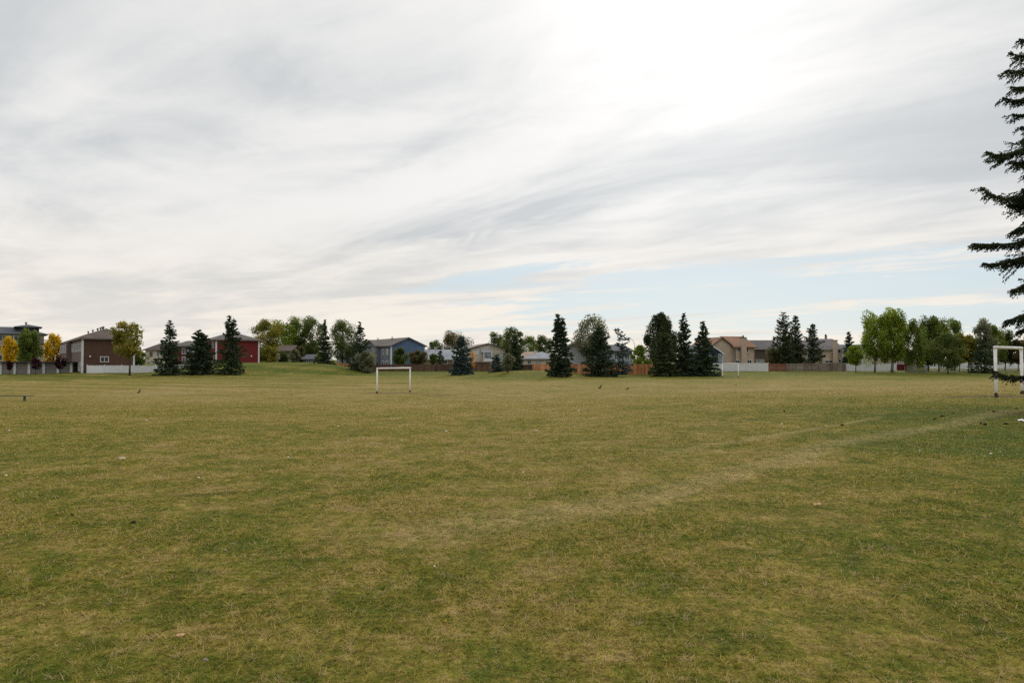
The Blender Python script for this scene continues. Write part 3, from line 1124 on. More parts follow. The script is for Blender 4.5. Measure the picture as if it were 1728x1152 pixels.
def lamp_on(h, face, px, py, **k):
    p = h.hit(face, px, py, **k)
    u = p[0] if face == 'front' else p[1]
    b = MB()
    h.panel(face, u - 0.12, u + 0.12, p[2] - 0.1, p[2] + 0.16, 0.0, 0.2, b, **k)
    b.build('wall_lamp', WHITE, h.root, bevel=0.04)


TA = math.atan2(0.6, 0.8)

# grey apartment block, far left
h = House('apartment_building', 'beige apartment block with grey roof and dark raised stair tower behind yellow trees', -60, 172, 74, 11, 562.5,
          0.5, siding('beige_siding', (0.36, 0.32, 0.27)), ang=TA, cat='building')
h.walls('hip', 0)
ROOFGREY = shingle('roof_grey', (0.085, 0.09, 0.10))
rf = h.roof('hip', 1.9, ROOFGREY, fascia=DARKMET, o=0.8)
tw = h.hit('front', 29, 560, y0=1.5)[0]
tx = h.hit('front', 66, 560, y0=1.5)[0]
ht = h.hit('front', 45, 552.5, y0=1.5)[2]
h.block('stair_tower', tw, tx, 1.5, 8.5, h.he + 0.3, ht, plain('tower_dark', (0.035, 0.033, 0.045), 0.8))
h.roof('hip', 0.7, ROOFGREY, x0=tw, x1=tx, y0=1.5, y1=8.5, he=ht, o=0.7, name='tower_roof')
vx = h.hit('front', 44, 548, y0=5)[0]
h.pipe('roof_vent', vx, 5.0, ht + 0.8, ht + 1.55, 0.18, DARKMET)
for px_, py_ in ((4, 570.5), (16, 571), (30, 571), (52, 571), (4, 587), (18, 588), (34, 588), (55, 588), (4, 603), (22, 603), (50, 603)):
    h.window('front', px_, py_, 2.0, 1.5, pane=PANE)
for py_ in (579, 596):
    z = h.hit('front', 66, py_)[2]
    xb = h.hit('front', 66, py_)[0]
    bal = h.block('balcony', xb, h.w + 1.6, -1.2, 2.5, z - 0.15, z, DARKMET)
    rl = MB()
    rl.box(xb, h.w + 1.6, -1.2, -1.14, z + 0.95, z + 1.02)
    for q in np.linspace(xb, h.w + 1.55, 22):
        rl.box(q, q + 0.05, -1.2, -1.15, z + 0.01, z + 0.94)
    rl.build('railing', DARKMET, bal)

# row of garages
GY = 123.0
gx0, gx1 = xat(-46, GY), xat(120.5, GY)
gb = gz((gx0 + gx1) / 2, GY)
gar = thing('garage_row', 'long low garage row with taupe doors white posts and a flat dark roof', 'garage', (gx0, GY, gb))
gh = zat(612, GY) - gb
W_ = gx1 - gx0
MB_ = MB()
MB_.box(0, W_, 0.3, 6, -0.2, gh)
MB_.build('wall', siding('taupe_siding', (0.16, 0.135, 0.12)), gar)
MB_ = MB()
MB_.box(-0.4, W_ + 0.4 + 1.3, -0.5, 6.4, gh + 0.005, gh + 0.22)
MB_.build('roof', plain('garage_roof', (0.035, 0.033, 0.04), 0.8), gar)
posts = [-46, -22, 1, 25, 49, 74, 98, 120.3]
for a, b in zip(posts[:-1], posts[1:]):
    xa, xb = xat(a, GY) - gx0, xat(b, GY) - gx0
    d = MB()
    for q in range(4):
        z0 = 0.02 + q * (gh - 0.1) / 4
        d.box(xa + 0.22, xb - 0.22, 0.12, 0.296, z0, z0 + (gh - 0.1) / 4 - 0.03)
    d.build('garage_door', siding('taupe_door', (0.195, 0.175, 0.16), 0.25), gar)
for a in posts:
    xa = xat(a, GY) - gx0
    d = MB()
    d.box(xa - 0.19, xa - 0.03, -0.05, 0.29, -0.2, gh)
    d.box(xa + 0.03, xa + 0.19, -0.05, 0.29, -0.2, gh)
    d.build('post', TRIM, gar)

# brown townhouse
BROWN = siding('brown_siding', (0.10, 0.053, 0.037), 0.16)
BROWNLT = siding('brown_siding_pale', (0.16, 0.105, 0.088), 0.16)
ROOFBR = shingle('roof_brown', (0.115, 0.09, 0.075))
FASC = plain('fascia_brown', (0.15, 0.125, 0.11), 0.6)
h = House('brown_townhouse', 'long brown two-storey townhouse block with hip roof and roof vents', 139, 118, 226, 46, 572, 0.3, BROWN, ang=TA, cat='house')
h.walls('hip', 0)
rf = h.roof('hip', 1.9, ROOFBR, fascia=FASC, o=0.5)
h.corner(-0.02, 0.0, TRIM, s=0.32)
h.corner(h.w, 0.0, TRIM, s=0.26)
h.block('bay_wall', -0.9, -0.004, 22, 40, -0.3, h.he - 0.06, BROWNLT)
b = MB()
b.box(-0.06, -0.004, 0.3, 21.9, -0.3, h.he - 0.05)
b.build('side_cladding', BROWNLT, h.root)
h.window('front', 176.3, 606, 1.35, 1.0, pane=DARKPANE)
lamp_on(h, 'front', 152, 601.5)
for q, y in enumerate((3, 6.4, 9.8, 13.2, 16.6, 20)):
    for zz, hh in ((h.he - 1.35, 1.5), (1.3, 1.6)):
        f = MB()
        for a0, a1, z0, z1 in ((y - 0.8, y - 0.66, zz - hh / 2, zz + hh / 2), (y + 0.66, y + 0.8, zz - hh / 2, zz + hh / 2),
                               (y - 0.66, y + 0.66, zz - hh / 2, zz - hh / 2 + 0.14), (y - 0.66, y + 0.66, zz + hh / 2 - 0.14, zz + hh / 2)):
            f.box(-0.15, -0.065, a0, a1, z0, z1)
        w_ = f.build('window', TRIM, h.root)
        g = MB()
        g.box(-0.1, -0.063, y - 0.6, y + 0.6, zz - hh / 2 + 0.08, zz + hh / 2 - 0.08)
        g.build('pane', PANE, w_)
for y in (24.5, 29, 33.5, 38):
    for zz in (h.he - 1.4, 1.4):
        f = MB()
        f.box(-1.0, -0.905, y - 0.9, y - 0.75, zz - 0.8, zz + 0.8)
        f.box(-1.0, -0.905, y + 0.75, y + 0.9, zz - 0.8, zz + 0.8)
        f.box(-1.0, -0.905, y - 0.75, y + 0.75, zz + 0.66, zz + 0.8)
        f.box(-1.0, -0.905, y - 0.75, y + 0.75, zz - 0.8, zz - 0.66)
        w_ = f.build('window', TRIM, h.root)
        g = MB()
        g.box(-0.95, -0.903, y - 0.7, y + 0.7, zz - 0.7, zz + 0.7)
        g.build('pane', PANE, w_)
for y in (4.6, 5.6, 8.8, 13.5, 22, 31):
    v = MB()
    zr = h.he + 0.2 + 1.9
    v.loft([(h.w / 2 - 0.4, y, zr - 0.55), (h.w / 2 - 0.4, y, zr + 0.12), (h.w / 2 - 0.4, y, zr + 0.12), (h.w / 2 - 0.4, y, zr + 0.36)],
           [0.11, 0.11, 0.22, 0.17], 10)
    v.build('roof_vent', DARKMET, rf)

# red townhouse
RED = siding('red_siding', (0.17, 0.019, 0.02), 0.16)
ROOFTP = shingle('roof_taupe', (0.13, 0.115, 0.105))
RB = gz(xat(400, 138), 138) - 0.15
h = House('red_townhouse', 'dark red two-storey townhouse with taupe hip roof above the grassy bank', 364.5, 138, 436.5, 9, 574, RB, RED, ang=TA)
h.walls('hip', 0)
rf = h.roof('hip', 1.75, ROOFTP, fascia=FASC, o=0.5)
h.corner(0, 0, TRIM, s=0.28)
h.corner(h.w, 0, TRIM, s=0.28)
b = MB()
b.box(-0.12, h.w + 0.12, -0.12, 9.1, -0.6, 0.22)
b.build('foundation', CONC, h.root)
lamp_on(h, 'front', 424, 601)
lamp_on(h, 'front', 410, 602)
h.window('left', 359.5, 581.5, 1.6, 1.3, pane=PANE)
h.window('left', 359.5, 606.5, 1.6, 1.6, pane=PANE)
# lower wing set back on its left
x0w, x1w = h.hit('front', 303, 590, y0=7.5)[0], -0.3
hw = h.hit('front', 320, 585.5, y0=7.5)[2]
h.walls('hip', 0, x0=x0w, x1=x1w, y0=7.5, y1=16, he=hw, name='wing_wall')
h.roof('hip', 1.2, ROOFTP, x0=x0w, x1=x1w, y0=7.5, y1=16, he=hw, o=0.4, name='wing_roof')
for px_ in (312, 322, 330):
    h.window('front', px_, 592, 1.2, 1.3, y0=7.5)
    h.window('front', px_, 608, 1.2, 1.6, y0=7.5)

# cream house between the brown house and the first spruce
CREAM = siding('cream_siding', (0.55, 0.48, 0.40))
h = House('cream_house', 'cream two-storey house with brown roof seen between a green tree and a spruce', 245, 178, 275, 11, 590, 0.6, CREAM, Y1=176)
h.walls('gable_x', 1.7)
h.roof('gable_x', 1.7, shingle('roof_dark_brown', (0.085, 0.065, 0.06)), fascia=FASC)
h.window('front', 255, 597.5, 1.0, 1.3, pane=DARKPANE, frame=FASC)
h.window('front', 267, 597, 1.0, 1.3, pane=DARKPANE)
for px_ in (243, 251, 263):
    h.window('front', px_, 612, 1.0, 1.0, pane=DARKPANE)
h.corner(h.w - 1.5, -0.05, plain('downpipe_brown', (0.25, 0.17, 0.14)), s=0.12)

# little blue garage and tan shed on the bank
h = House('blue_garage', 'low blue garage with shallow grey roof on the grassy bank behind the slim spruce', 512, 150, 536, 8, 606, 1.55, siding('pale_blue_siding', (0.17, 0.20, 0.27)), Y1=150, cat='garage')
h.walls('gable_x', 0.9)
h.roof('gable_x', 0.9, ROOFGREY, o=0.5)
h.window('front', 521, 611, 0.9, 0.9)
h.window('front', 530, 611, 0.9, 0.9)
h = House('tan_shed', 'small tan house wall half hidden by bushes on the grassy bank', 466, 158, 490, 7, 592, 1.6, siding('tan_siding_dull', (0.22, 0.18, 0.14)), Y1=158)
h.walls('gable_x', 1.2)
h.roof('gable_x', 1.2, ROOFBR)
h.window('front', 471, 601, 1.0, 1.1)
# white wall strip on the bank
# blue townhouse block
BLUE = siding('blue_siding', (0.095, 0.15, 0.25), 0.16)
SLATE = siding('slate_siding', (0.17, 0.175, 0.22), 0.16)
h = House('blue_townhouse', 'long blue and slate townhouse block with grey-brown gabled roof', 660, 165, 717, 44, 583, 0.5, BLUE, ang=math.atan2(0.5, 0.866))
h.walls('gable_y', 1.9)
rf = h.roof('gable_y', 1.9, ROOFTP, fascia=FASC, o=0.5)
h.corner(0, 0, TRIM, s=0.3)
b = MB()
b.box(-0.07, -0.005, 0.3, 43.8, -0.3, h.he - 0.25)
b.build('side_cladding', SLATE, h.root)
for i_, y in enumerate((2.6, 5.6, 10.5, 14.5, 26, 31, 36, 41)):
    for zz, hh in ((h.he - 1.5, 1.45), (1.2, 1.6)):
        f = MB()
        for a0, a1, z0, z1 in ((y - 0.75, y - 0.55, zz - hh / 2, zz + hh / 2), (y + 0.55, y + 0.75, zz - hh / 2, zz + hh / 2),
                               (y - 0.55, y + 0.55, zz - hh / 2, zz - hh / 2 + 0.16), (y - 0.55, y + 0.55, zz + hh / 2 - 0.16, zz + hh / 2)):
            f.box(-0.16, -0.072, a0, a1, z0, z1)
        w_ = f.build('window', TRIM, h.root)
        g = MB()
        g.box(-0.12, -0.07, y - 0.6, y + 0.6, zz - hh / 2 + 0.1, zz + hh / 2 - 0.1)
        g.build('pane', PANE, w_)
# cross gables on the long side
for ya, yb in ((8, 17), (34, 43.5)):
    xg0 = -1.1
    b = MB()
    m_ = (ya + yb) / 2
    b.slab([(xg0, ya, -0.3), (xg0, ya, h.he), (xg0, m_, h.he + 1.5), (xg0, yb, h.he), (xg0, yb, -0.3)], (1.0, 0, 0))
    b.build('gable_bay', SLATE, h.root)
    r_ = MB()
    s = 1.5 / ((yb - ya) / 2)
    low = [(ya - 0.4, h.he - 0.4 * s), (m_, h.he + 1.5), (yb + 0.4, h.he - 0.4 * s)]
    r_.slab([(xg0 - 0.4, p[0], p[1] + 0.01) for p in low] + [(xg0 - 0.4, p[0], p[1] + 0.2) for p in low[::-1]], (4.6, 0, 0))
    r_.build('gable_roof', ROOFTP, h.root)
    for y in (m_ - 2.4, m_ + 2.4):
        for zz in (h.he - 1.4, 1.2):
            f = MB()
            for a0, a1, z0, z1 in ((y - 0.75, y - 0.55, zz - 0.75, zz + 0.75), (y + 0.55, y + 0.75, zz - 0.75, zz + 0.75),
                                   (y - 0.55, y + 0.55, zz - 0.75, zz - 0.59), (y - 0.55, y + 0.55, zz + 0.59, zz + 0.75)):
                f.box(xg0 - 0.09, xg0 - 0.002, a0, a1, z0, z1)
            w_ = f.build('window', TRIM, h.root)
            g = MB()
            g.box(xg0 - 0.05, xg0 - 0.001, y - 0.6, y + 0.6, zz - 0.65, zz + 0.65)
            g.build('pane', PANE, w_)
for y in (9, 20, 30):
    v = MB()
    v.loft([(h.w * 0.4, y, h.he + 1.3), (h.w * 0.4, y, h.he + 2.25), (h.w * 0.4, y, h.he + 2.25), (h.w * 0.4, y, h.he + 2.4)], [0.12, 0.12, 0.25, 0.2], 8)
    v.build('roof_vent', DARKMET, rf)

# low grey-roofed bungalow
h = House('bungalow', 'low bungalow with pale grey roof and thin vent pipes behind the brown fence', 716, 160, 764, 9, 605, 0.6, siding('dull_tan_siding', (0.23, 0.19, 0.15)), Y1=160)
h.walls('gable_x', 2.0)
ROOFPALE = shingle('roof_pale_grey', (0.27, 0.28, 0.30))
rf = h.roof('gable_x', 2.0, ROOFPALE, fascia=TRIM)
for px_, t_ in ((706, 586), (714, 584), (725, 586)):
    q = h.local(at(px_ + 10, 592, 163))
    h.pipe('vent_pipe', q[0], 3.5, h.he + 1.2, zat(t_, 163.5) - h.bz, 0.12, METAL, rf)
h.window('front', 730, 611, 1.4, 1.0)
h.window('front', 750, 611, 1.6, 1.0)

# cream bungalow with chimney
h = House('cream_bungalow', 'cream bungalow with low gable white chimney and glazed porch behind the fence', 792, 148, 853, 11, 588.5, 0.7, siding('cream_stucco', (0.60, 0.53, 0.43), 2.0), Y1=150)
h.walls('gable_y', 1.05)
rf = h.roof('gable_y', 1.05, shingle('roof_fawn', (0.25, 0.215, 0.19)), fascia=plain('fascia_dark', (0.07, 0.055, 0.05)), o=0.7)
# right-hand block
x1b = h.local(at(880, 600, 152))[0]
h.walls('gable_x', 0.8, x0=h.w + 0.02, x1=x1b, y0=1.2, y1=10, he=h.he - 0.25, name='side_wall')
h.roof('gable_x', 0.8, MATS['roof_fawn'], x0=h.w + 0.75, x1=x1b, y0=1.2, y1=10, he=h.he - 0.2, o=0.7, fascia=TRIM, name='side_roof')
xc = h.local(at(853, 580, 153))[0]
ch = h.block('chimney', xc - 0.75, xc + 0.75, 2.0, 3.2, h.he - 0.4, zat(575, 152) - h.bz, plain('white_brick', (0.62, 0.57, 0.52), 0.8, 0.15, 5))
h.block('chimney_cap', xc - 0.85, xc + 0.85, 1.9, 3.3, zat(575, 152) - h.bz + 0.003, zat(574, 152) - h.bz, TRIM, ch)
h.pipe('flue', xc + 0.2, 2.6, zat(574, 152) - h.bz, zat(571, 152) - h.bz, 0.18, WHITE, ch)
h.strip('upper_panel', 'front', 0.6, 2.2, h.he - 1.2, h.he + 0.15, plain('pale_panel', (0.66, 0.66, 0.62), 0.5))
h.window('front', 808, 592, 1.3, 1.2, pane=BLIND)
h.window('front', 822, 590, 2.1, 0.8, pane=BLIND)
h.window('front', 845, 600, 1.0, 1.6, pane=BLIND)
# glazed porch
pa_, pb_ = h.local(at(817, 600, 146))[0], h.local(at(832, 600, 146))[0]
z0p, z1p = zat(610, 146) - h.bz, zat(594, 146) - h.bz
po = MB()
for xx in (pa_, pb_ - 0.18):
    po.box(xx, xx + 0.18, -2.2, -2.02, z0p, z1p)
po.box(pa_ - 0.1, pb_ + 0.1, -2.3, -0.01, z1p + 0.002, z1p + 0.2)
po.box(pa_ + 0.185, pb_ - 0.185, -2.15, -2.05, z0p + 0.02, z0p + 0.7)
porch = po.build('porch', TRIM, h.root)
g = MB()
g.box(pa_ + 0.185, pb_ - 0.185, -2.12, -2.09, z0p + 0.72, z1p - 0.02)
g.build('pane', glass('porch_glass', (0.16, 0.18, 0.20)), porch)
xd0, xd1 = h.local(at(803, 610, 146))[0], h.local(at(833, 610, 146))[0]
dk = h.block('deck', xd0, xd1, -2.6, -0.01, z0p - 0.25, z0p - 0.003, plain('deck_red', (0.17, 0.10, 0.085), 0.8))
pl = MB()
for xx in np.linspace(xd0, xd1 - 0.15, 4):
    pl.box(xx, xx + 0.15, -2.55, -2.4, -0.3, z0p - 0.255)
pl.build('deck_posts', MATS['deck_red'], dk)

# low white-walled house right of it
h = House('low_house', 'low house with pale hip roof and cream wall just left of the lone spruce', 886, 165, 945, 9, 606.5, 0.5, siding('pale_siding', (0.62, 0.58, 0.52)), Y1=165)
h.walls('hip', 0)
rf = h.roof('hip', 1.8, ROOFPALE, o=0.6, fascia=FASC)
h.window('front', 893, 611, 1.0, 1.0)
h.window('front', 909, 611, 1.6, 1.0, pane=BLIND)
q = h.local(at(903, 592, 168))
h.pipe('vent_pipe', q[0], 3.5, h.he + 0.8, zat(591, 168.5) - h.bz, 0.13, METAL, rf)
h = House('fawn_roof_house', 'fawn-roofed house tucked between cream bungalow and pale hip roof', 876, 180, 905, 9, 604, 0.5, siding('fawn_siding', (0.40, 0.33, 0.26)), Y1=180)
h.walls('gable_x', 1.6)
h.roof('gable_x', 1.6, shingle('roof_tan', (0.30, 0.235, 0.18)))
h.window('front', 884, 609, 1.2, 1.0)

# grey gable house
h = House('grey_gable_house', 'pale grey house with a plain gable wall behind the orange fence', 955, 135, 1003, 12, 586, 0.4, siding('pale_grey_siding', (0.40, 0.42, 0.47)), Y1=135)
h.walls('gable_y', 1.25)
h.roof('gable_y', 1.25, ROOFGREY, fascia=plain('fascia_grey', (0.2, 0.2, 0.21)), o=0.4)
h.window('front', 992, 600, 1.1, 1.2)
h = House('slate_roof_house', 'grey-roofed house glimpsed behind the crooked spruce', 1028, 150, 1067, 10, 592, 0.4, siding('blue_grey_siding', (0.25, 0.27, 0.33)), Y1=152)
h.walls('gable_x', 1.3)
h.roof('gable_x', 1.3, ROOFGREY)
h.window('front', 1040, 603, 1.2, 1.2)
h.window('front', 1058, 603, 1.2, 1.2)

# dark blue house at the white fence
h = House('dark_blue_house', 'small dark blue house with white gable trim beside the pointed spruce', 1180, 143, 1218.5, 9, 596, 0.4, siding('navy_siding', (0.03, 0.055, 0.085)), Y1=144)
h.walls('gable_y', 1.7)
h.roof('gable_y', 1.7, ROOFGREY, fascia=WHITE, o=0.35)
h.corner(h.w, 0, plain('trim_blue', (0.35, 0.5, 0.6)), s=0.22)
h.window('front', 1214.6, 603.5, 0.55, 1.7, bars=0, pane=DARKPANE)
h.window('front', 1197, 603, 1.2, 1.2)
# tan house with chimney
TAN = siding('tan_siding', (0.47, 0.37, 0.28))
ROOFTAN = shingle('roof_rust', (0.235, 0.13, 0.085))
h = House('tan_house', 'tan two-storey house with rust-brown roof and central chimney behind the white fence', 1240.5, 150, 1273, 10.5, 585, 0.4, TAN, Y1=151)
h.walls('gable_x', 2.3, x0=0, x1=h.w)
h.roof('gable_x', 2.3, ROOFTAN, fascia=plain('fascia_tan', (0.14, 0.085, 0.06)), o=0.5)
xg = h.local(at(1197, 600, 150))[0]
h.walls('gable_y', 1.95, x0=xg, x1=-0.02, y0=0.8, y1=10.2, he=h.he - 0.05, name='gable_wall')
h.roof('gable_y', 1.95, ROOFTAN, x0=xg, x1=-0.02, y0=0.8, y1=10.2, he=h.he + 0.02, o=0.4, fascia=MATS['fascia_tan'], name='gable_roof')
h.corner(0.0, -0.05, plain('downpipe', (0.10, 0.065, 0.05)), s=0.12)
h.window('front', 1246.8, 590, 0.9, 1.15)
h.window('front', 1261, 590.5, 0.5, 1.0, bars=0)
h.window('front', 1244.5, 610, 1.1, 0.8)
h.window('front', 1264.5, 610, 1.2, 0.8)
xc = h.local(at(1254, 580, 150))[0]
ch = h.block('chimney', xc - 0.6, xc + 0.6, -0.8, -0.01, -0.3, zat(570, 150) - h.bz, plain('tan_brick', (0.45, 0.34, 0.25), 0.85, 0.2, 6))
h.block('chimney_cap', xc - 0.7, xc + 0.7, -0.9, 0.1, zat(570, 150) - h.bz + 0.003, zat(569, 150) - h.bz, plain('cap_dark', (0.12, 0.09, 0.07)), ch)
h.pipe('flue', xc, -0.4, zat(569, 150) - h.bz, zat(566, 150) - h.bz, 0.12, DARKMET, ch)
q = h.local(at(1226, 572, 153))
h.pipe('roof_vent', q[0], 5.25, h.he + 1.5, zat(568, 155) - h.bz, 0.14, DARKMET)
# taupe house behind
h = House('taupe_house', 'taupe house with dark roof and paired white windows right of the tan house', 1272, 158, 1316, 11, 588, 0.4, siding('taupe_wall', (0.16, 0.125, 0.105)), Y1=158)
h.walls('gable_x', 1.9)
h.roof('gable_x', 1.9, shingle('roof_charcoal', (0.10, 0.095, 0.10)), fascia=plain('fascia_pale', (0.45, 0.40, 0.36)))
h.window('front', 1294.5, 593, 0.85, 1.0)
h.window('front', 1305, 593, 0.85, 1.0)
h.window('front', 1283, 609, 2.2, 0.8, pane=BLIND)
h.window('front', 1308, 609, 1.0, 0.9)
# second tan house
TAN2 = siding('peach_siding', (0.54, 0.43, 0.32))
h = House('peach_house', 'peach house with grey roof and square brick chimney behind the grey fence', 1388, 152, 1421, 11, 588.5, 0.4, TAN2, Y1=152)
h.walls('gable_x', 2.2)
h.roof('gable_x', 2.2, shingle('roof_mid_grey', (0.15, 0.135, 0.135)), fascia=plain('fascia_mid', (0.32, 0.29, 0.28)))
xl = h.local(at(1345, 600, 154))[0]
h.walls('gable_x', 1.9, x0=xl, x1=-0.02, y0=1.5, y1=10.5, name='side_wall')
h.roof('gable_x', 1.9, MATS['roof_mid_grey'], x0=xl, x1=-0.5, y0=1.5, y1=10.5, name='side_roof')
xc = h.local(at(1410.5, 580, 151))[0]
ch = h.block('chimney', xc - 0.5, xc + 0.5, -0.75, -0.01, -0.3, zat(574, 151) - h.bz, plain('peach_brick', (0.5, 0.4, 0.3), 0.85, 0.2, 6))
h.block('chimney_cap', xc - 0.6, xc + 0.6, -0.85, 0.1, zat(574, 151) - h.bz + 0.003, zat(573.3, 151) - h.bz, MATS['fascia_mid'], ch)
h.window('front', 1405.5, 592.5, 0.7, 0.95, bars=0)
h.window('front', 1416.5, 593, 0.6, 0.9, bars=0)
h.window('front', 1399, 610, 1.9, 0.7)
h.window('front', 1417, 609, 0.6, 0.8, bars=0)
h.window('front', 1366, 600, 1.1, 1.2, y0=1.5)
# white house behind poplars
h = House('white_house', 'whitish house with grey roof behind the leafy poplars and the white fence', 1419, 175, 1474, 10, 593, 0.5, siding('white_siding', (0.48, 0.45, 0.42)), Y1=176)
h.walls('gable_x', 1.7)
h.roof('gable_x', 1.7, ROOFGREY, fascia=FASC)
for px_ in (1430, 1452, 1466):
    h.window('front', px_, 602, 1.2, 1.2)
h = House('pink_house', 'dull pink house behind the dark shrub and maroon fence', 1505, 178, 1546, 10, 601, 0.6, siding('pink_siding', (0.40, 0.30, 0.27)), Y1=178)
h.walls('gable_x', 1.4)
h.roof('gable_x', 1.4, ROOFBR)
h.window('front', 1521, 608, 1.2, 1.1)
h.window('front', 1535, 608, 1.2, 1.1)
h = House('grey_shed', 'pale grey house low behind the trees at the near goal', 1697, 170, 1775, 9, 610, 0.5, siding('grey_siding', (0.33, 0.33, 0.35)), Y1=170)
h.walls('gable_x', 1.3)
h.roof('gable_x', 1.3, ROOFTP)
h.window('front', 1712, 615, 1.4, 1.0)
h.window('front', 1732, 615, 1.4, 1.0)


# ------------------------------------------------------------------ fences
def fence(name, label, pa, Ya, pb, Yb, topa, topb, style, mat, postm=None, bay=2.4, follow=True, bottom=None):
    A = np.array([xat(pa, Ya), Ya])
    B = np.array([xat(pb, Yb), Yb])
    L = np.linalg.norm(B - A)
    ang = math.atan2(B[1] - A[1], B[0] - A[0])
    n = max(1, int(round(L / bay)))
    s = L / n
    za, zb_ = zat(topa, Ya), zat(topb, Yb)
    g0 = gz(*A)
    root = thing(name, label, 'fence', (A[0], A[1], g0), ang)
    d = (B - A) / L

    def gl(t):
        q = A + d * t
        return gz(q[0], q[1]) - g0

    for k in range(n):
        t0, t1 = k * s, (k + 1) * s
        top = za + (zb_ - za) * (t0 + t1) / 2 / L - g0
        bot = min(gl(t0), gl(t1)) + 0.04 if bottom is None else bottom
        if top - bot < 0.3:
            continue
        b = MB()
        if style == 'vinyl':
            b.box(t0 + 0.065, t1 - 0.065, -0.02, 0.02, bot + 0.02, top - 0.14)
            b.box(t0 + 0.065, t1 - 0.065, -0.035, 0.035, top - 0.138, top - 0.03)
            b.box(t0 + 0.065, t1 - 0.065, -0.035, 0.035, bot, bot + 0.018)
        elif style == 'mesh':
            nb = 14
            for q in range(nb):
                xx = t0 + 0.05 + (s - 0.1) * q / nb
                b.box(xx, xx + (s - 0.1) / nb * 0.55, -0.006, 0.006, bot + 0.04, top - 0.05)
            b.box(t0, t1, -0.025, 0.025, top - 0.05, top)
        elif style == 'wire':
            b.box(t0, t1, -0.02, 0.02, top - 0.04, top)
            hh = top - bot
            q = -hh
            while q < s:
                for sg in (1, -1):
                    a0 = max(t0, t0 + q)
                    x_0, x_1 = t0 + q, t0 + q + hh
                    pts = []
                    c0, c1 = max(0, q), min(s, q + hh)
                    if c1 - c0 > 0.03:
                        f0, f1 = (c0 - q) / hh, (c1 - q) / hh
                        if sg < 0:
                            f0, f1 = 1 - f0, 1 - f1
                        b.loft([(t0 + c0, 0.012 * sg, bot + f0 * hh), (t0 + c1, 0.012 * sg, bot + f1 * hh)], [0.006, 0.006], 3, False)
                q += 0.22
        else:
            nb = int(round(s / 0.15))
            for q in range(nb):
                w_ = s / nb
                r_ = rng.random()
                tj = rng.normal() * 0.012
                b.box(t0 + q * w_ + 0.006, t0 + (q + 1) * w_ - 0.006, -0.012 + 0.004 * rng.random(), 0.012, bot, top - 0.06 + tj, r_)
            yb0, yb1 = (-0.055, -0.013) if style == 'rails' else (0.013, 0.055)
            for zz in (bot + 0.3, top - 0.35):
                b.box(t0 + 0.05, t1 - 0.05, yb0, yb1, zz, zz + 0.09, 0.3)
        b.build('panel', mat, root)
    for k in range(n + 1):
        t = k * s
        top = za + (zb_ - za) * t / L - g0
        p = MB()
        g_ = gl(t)
        if top - g_ < 0.3:
            continue
        if style in ('mesh', 'wire'):
            p.loft([(t, 0.05, g_ - 0.2), (t, 0.05, top + 0.05)], [0.035, 0.035], 8)
            p.build('post', postm or mat, root)
        else:
            pw = 0.06
            p.box(t - pw, t + pw, -0.06, 0.06, g_ - 0.2, top)
            po_ = p.build('post', postm or mat, root)
            if style == 'vinyl':
                c = MB()
                i = c.quadring([(t - 0.08, -0.08, top + 0.002), (t + 0.08, -0.08, top + 0.002), (t + 0.08, 0.08, top + 0.002), (t - 0.08, 0.08, top + 0.002), (t, 0, top + 0.1)])
                for f in ((0, 3, 2, 1), (0, 1, 4), (1, 2, 4), (2, 3, 4), (3, 0, 4)):
                    c.f.append(tuple(i + q for q in f))
                    c.r.append(0.5)
                c.build('post_cap', postm or mat, po_)
    return root


VINYL = plain('vinyl_white', (0.70, 0.70, 0.72), 0.45, 0.06, 1.0)
WREDW = wood('orange_boards', (0.42, 0.165, 0.07), (0.48, 0.235, 0.11))
WDARK = wood('dark_brown_boards', (0.085, 0.048, 0.034), (0.13, 0.075, 0.05))
WGREY = wood('grey_boards', (0.24, 0.20, 0.165), (0.19, 0.15, 0.12))
WRED = wood('red_brown_boards', (0.19, 0.075, 0.045), (0.24, 0.12, 0.07))
WMAR = wood('maroon_boards', (0.13, 0.02, 0.025))
fence('vinyl_fence', 'low white vinyl fence in front of the brown townhouse', 147, 116.5, 262, 121, 616, 616, 'vinyl', VINYL)
fence('vinyl_fence', 'short white vinyl fence end showing between the spruces before the red house', 262.5, 121.1, 352, 131, 616, 613.5, 'vinyl', VINYL)
fence('wooden_fence', 'short orange-brown wooden fence beside the blue townhouses at the end of the bank', 566, 139, 596, 138, 612.5, 613, 'boards', WREDW)
fence('wooden_fence', 'long dark brown wooden fence behind the first goal', 597, 139, 832, 139, 614, 613.5, 'boards', WDARK)
fence('wooden_fence', 'dark brown fence stretch half buried behind the mound', 832.5, 131, 898, 127, 613.5, 614.5, 'rails', WDARK)
fence('wooden_fence', 'bright orange cedar fence behind the lone spruce and broad spruce', 899, 121, 1182, 119, 613, 614, 'boards', WREDW)
fence('vinyl_fence', 'white vinyl fence behind the distant goal', 1183, 140, 1296.5, 140, 612.5, 612, 'vinyl', plain('vinyl_ivory', (0.60, 0.585, 0.58), 0.45, 0.06, 1.0))
fence('wooden_fence', 'short reddish wooden fence right of the ivory vinyl fence', 1297, 140, 1326, 140, 613, 613, 'rails', WRED)
fence('wooden_fence', 'weathered grey fence with rails showing below the airy conifers', 1326.5, 140, 1380, 140, 613, 612.5, 'rails', WGREY)
fence('wooden_fence', 'smooth weathered grey board fence below the peach house', 1380.5, 140.4, 1427, 140.4, 612, 612, 'boards', WGREY)
fence('vinyl_fence', 'clean white vinyl fence behind the poplar trunks', 1427.5, 141, 1512.5, 141, 613, 613, 'vinyl', VINYL)
fence('wooden_fence', 'short maroon fence right of the white fence and poplars', 1513, 146, 1530, 146, 614, 614, 'boards', WMAR)
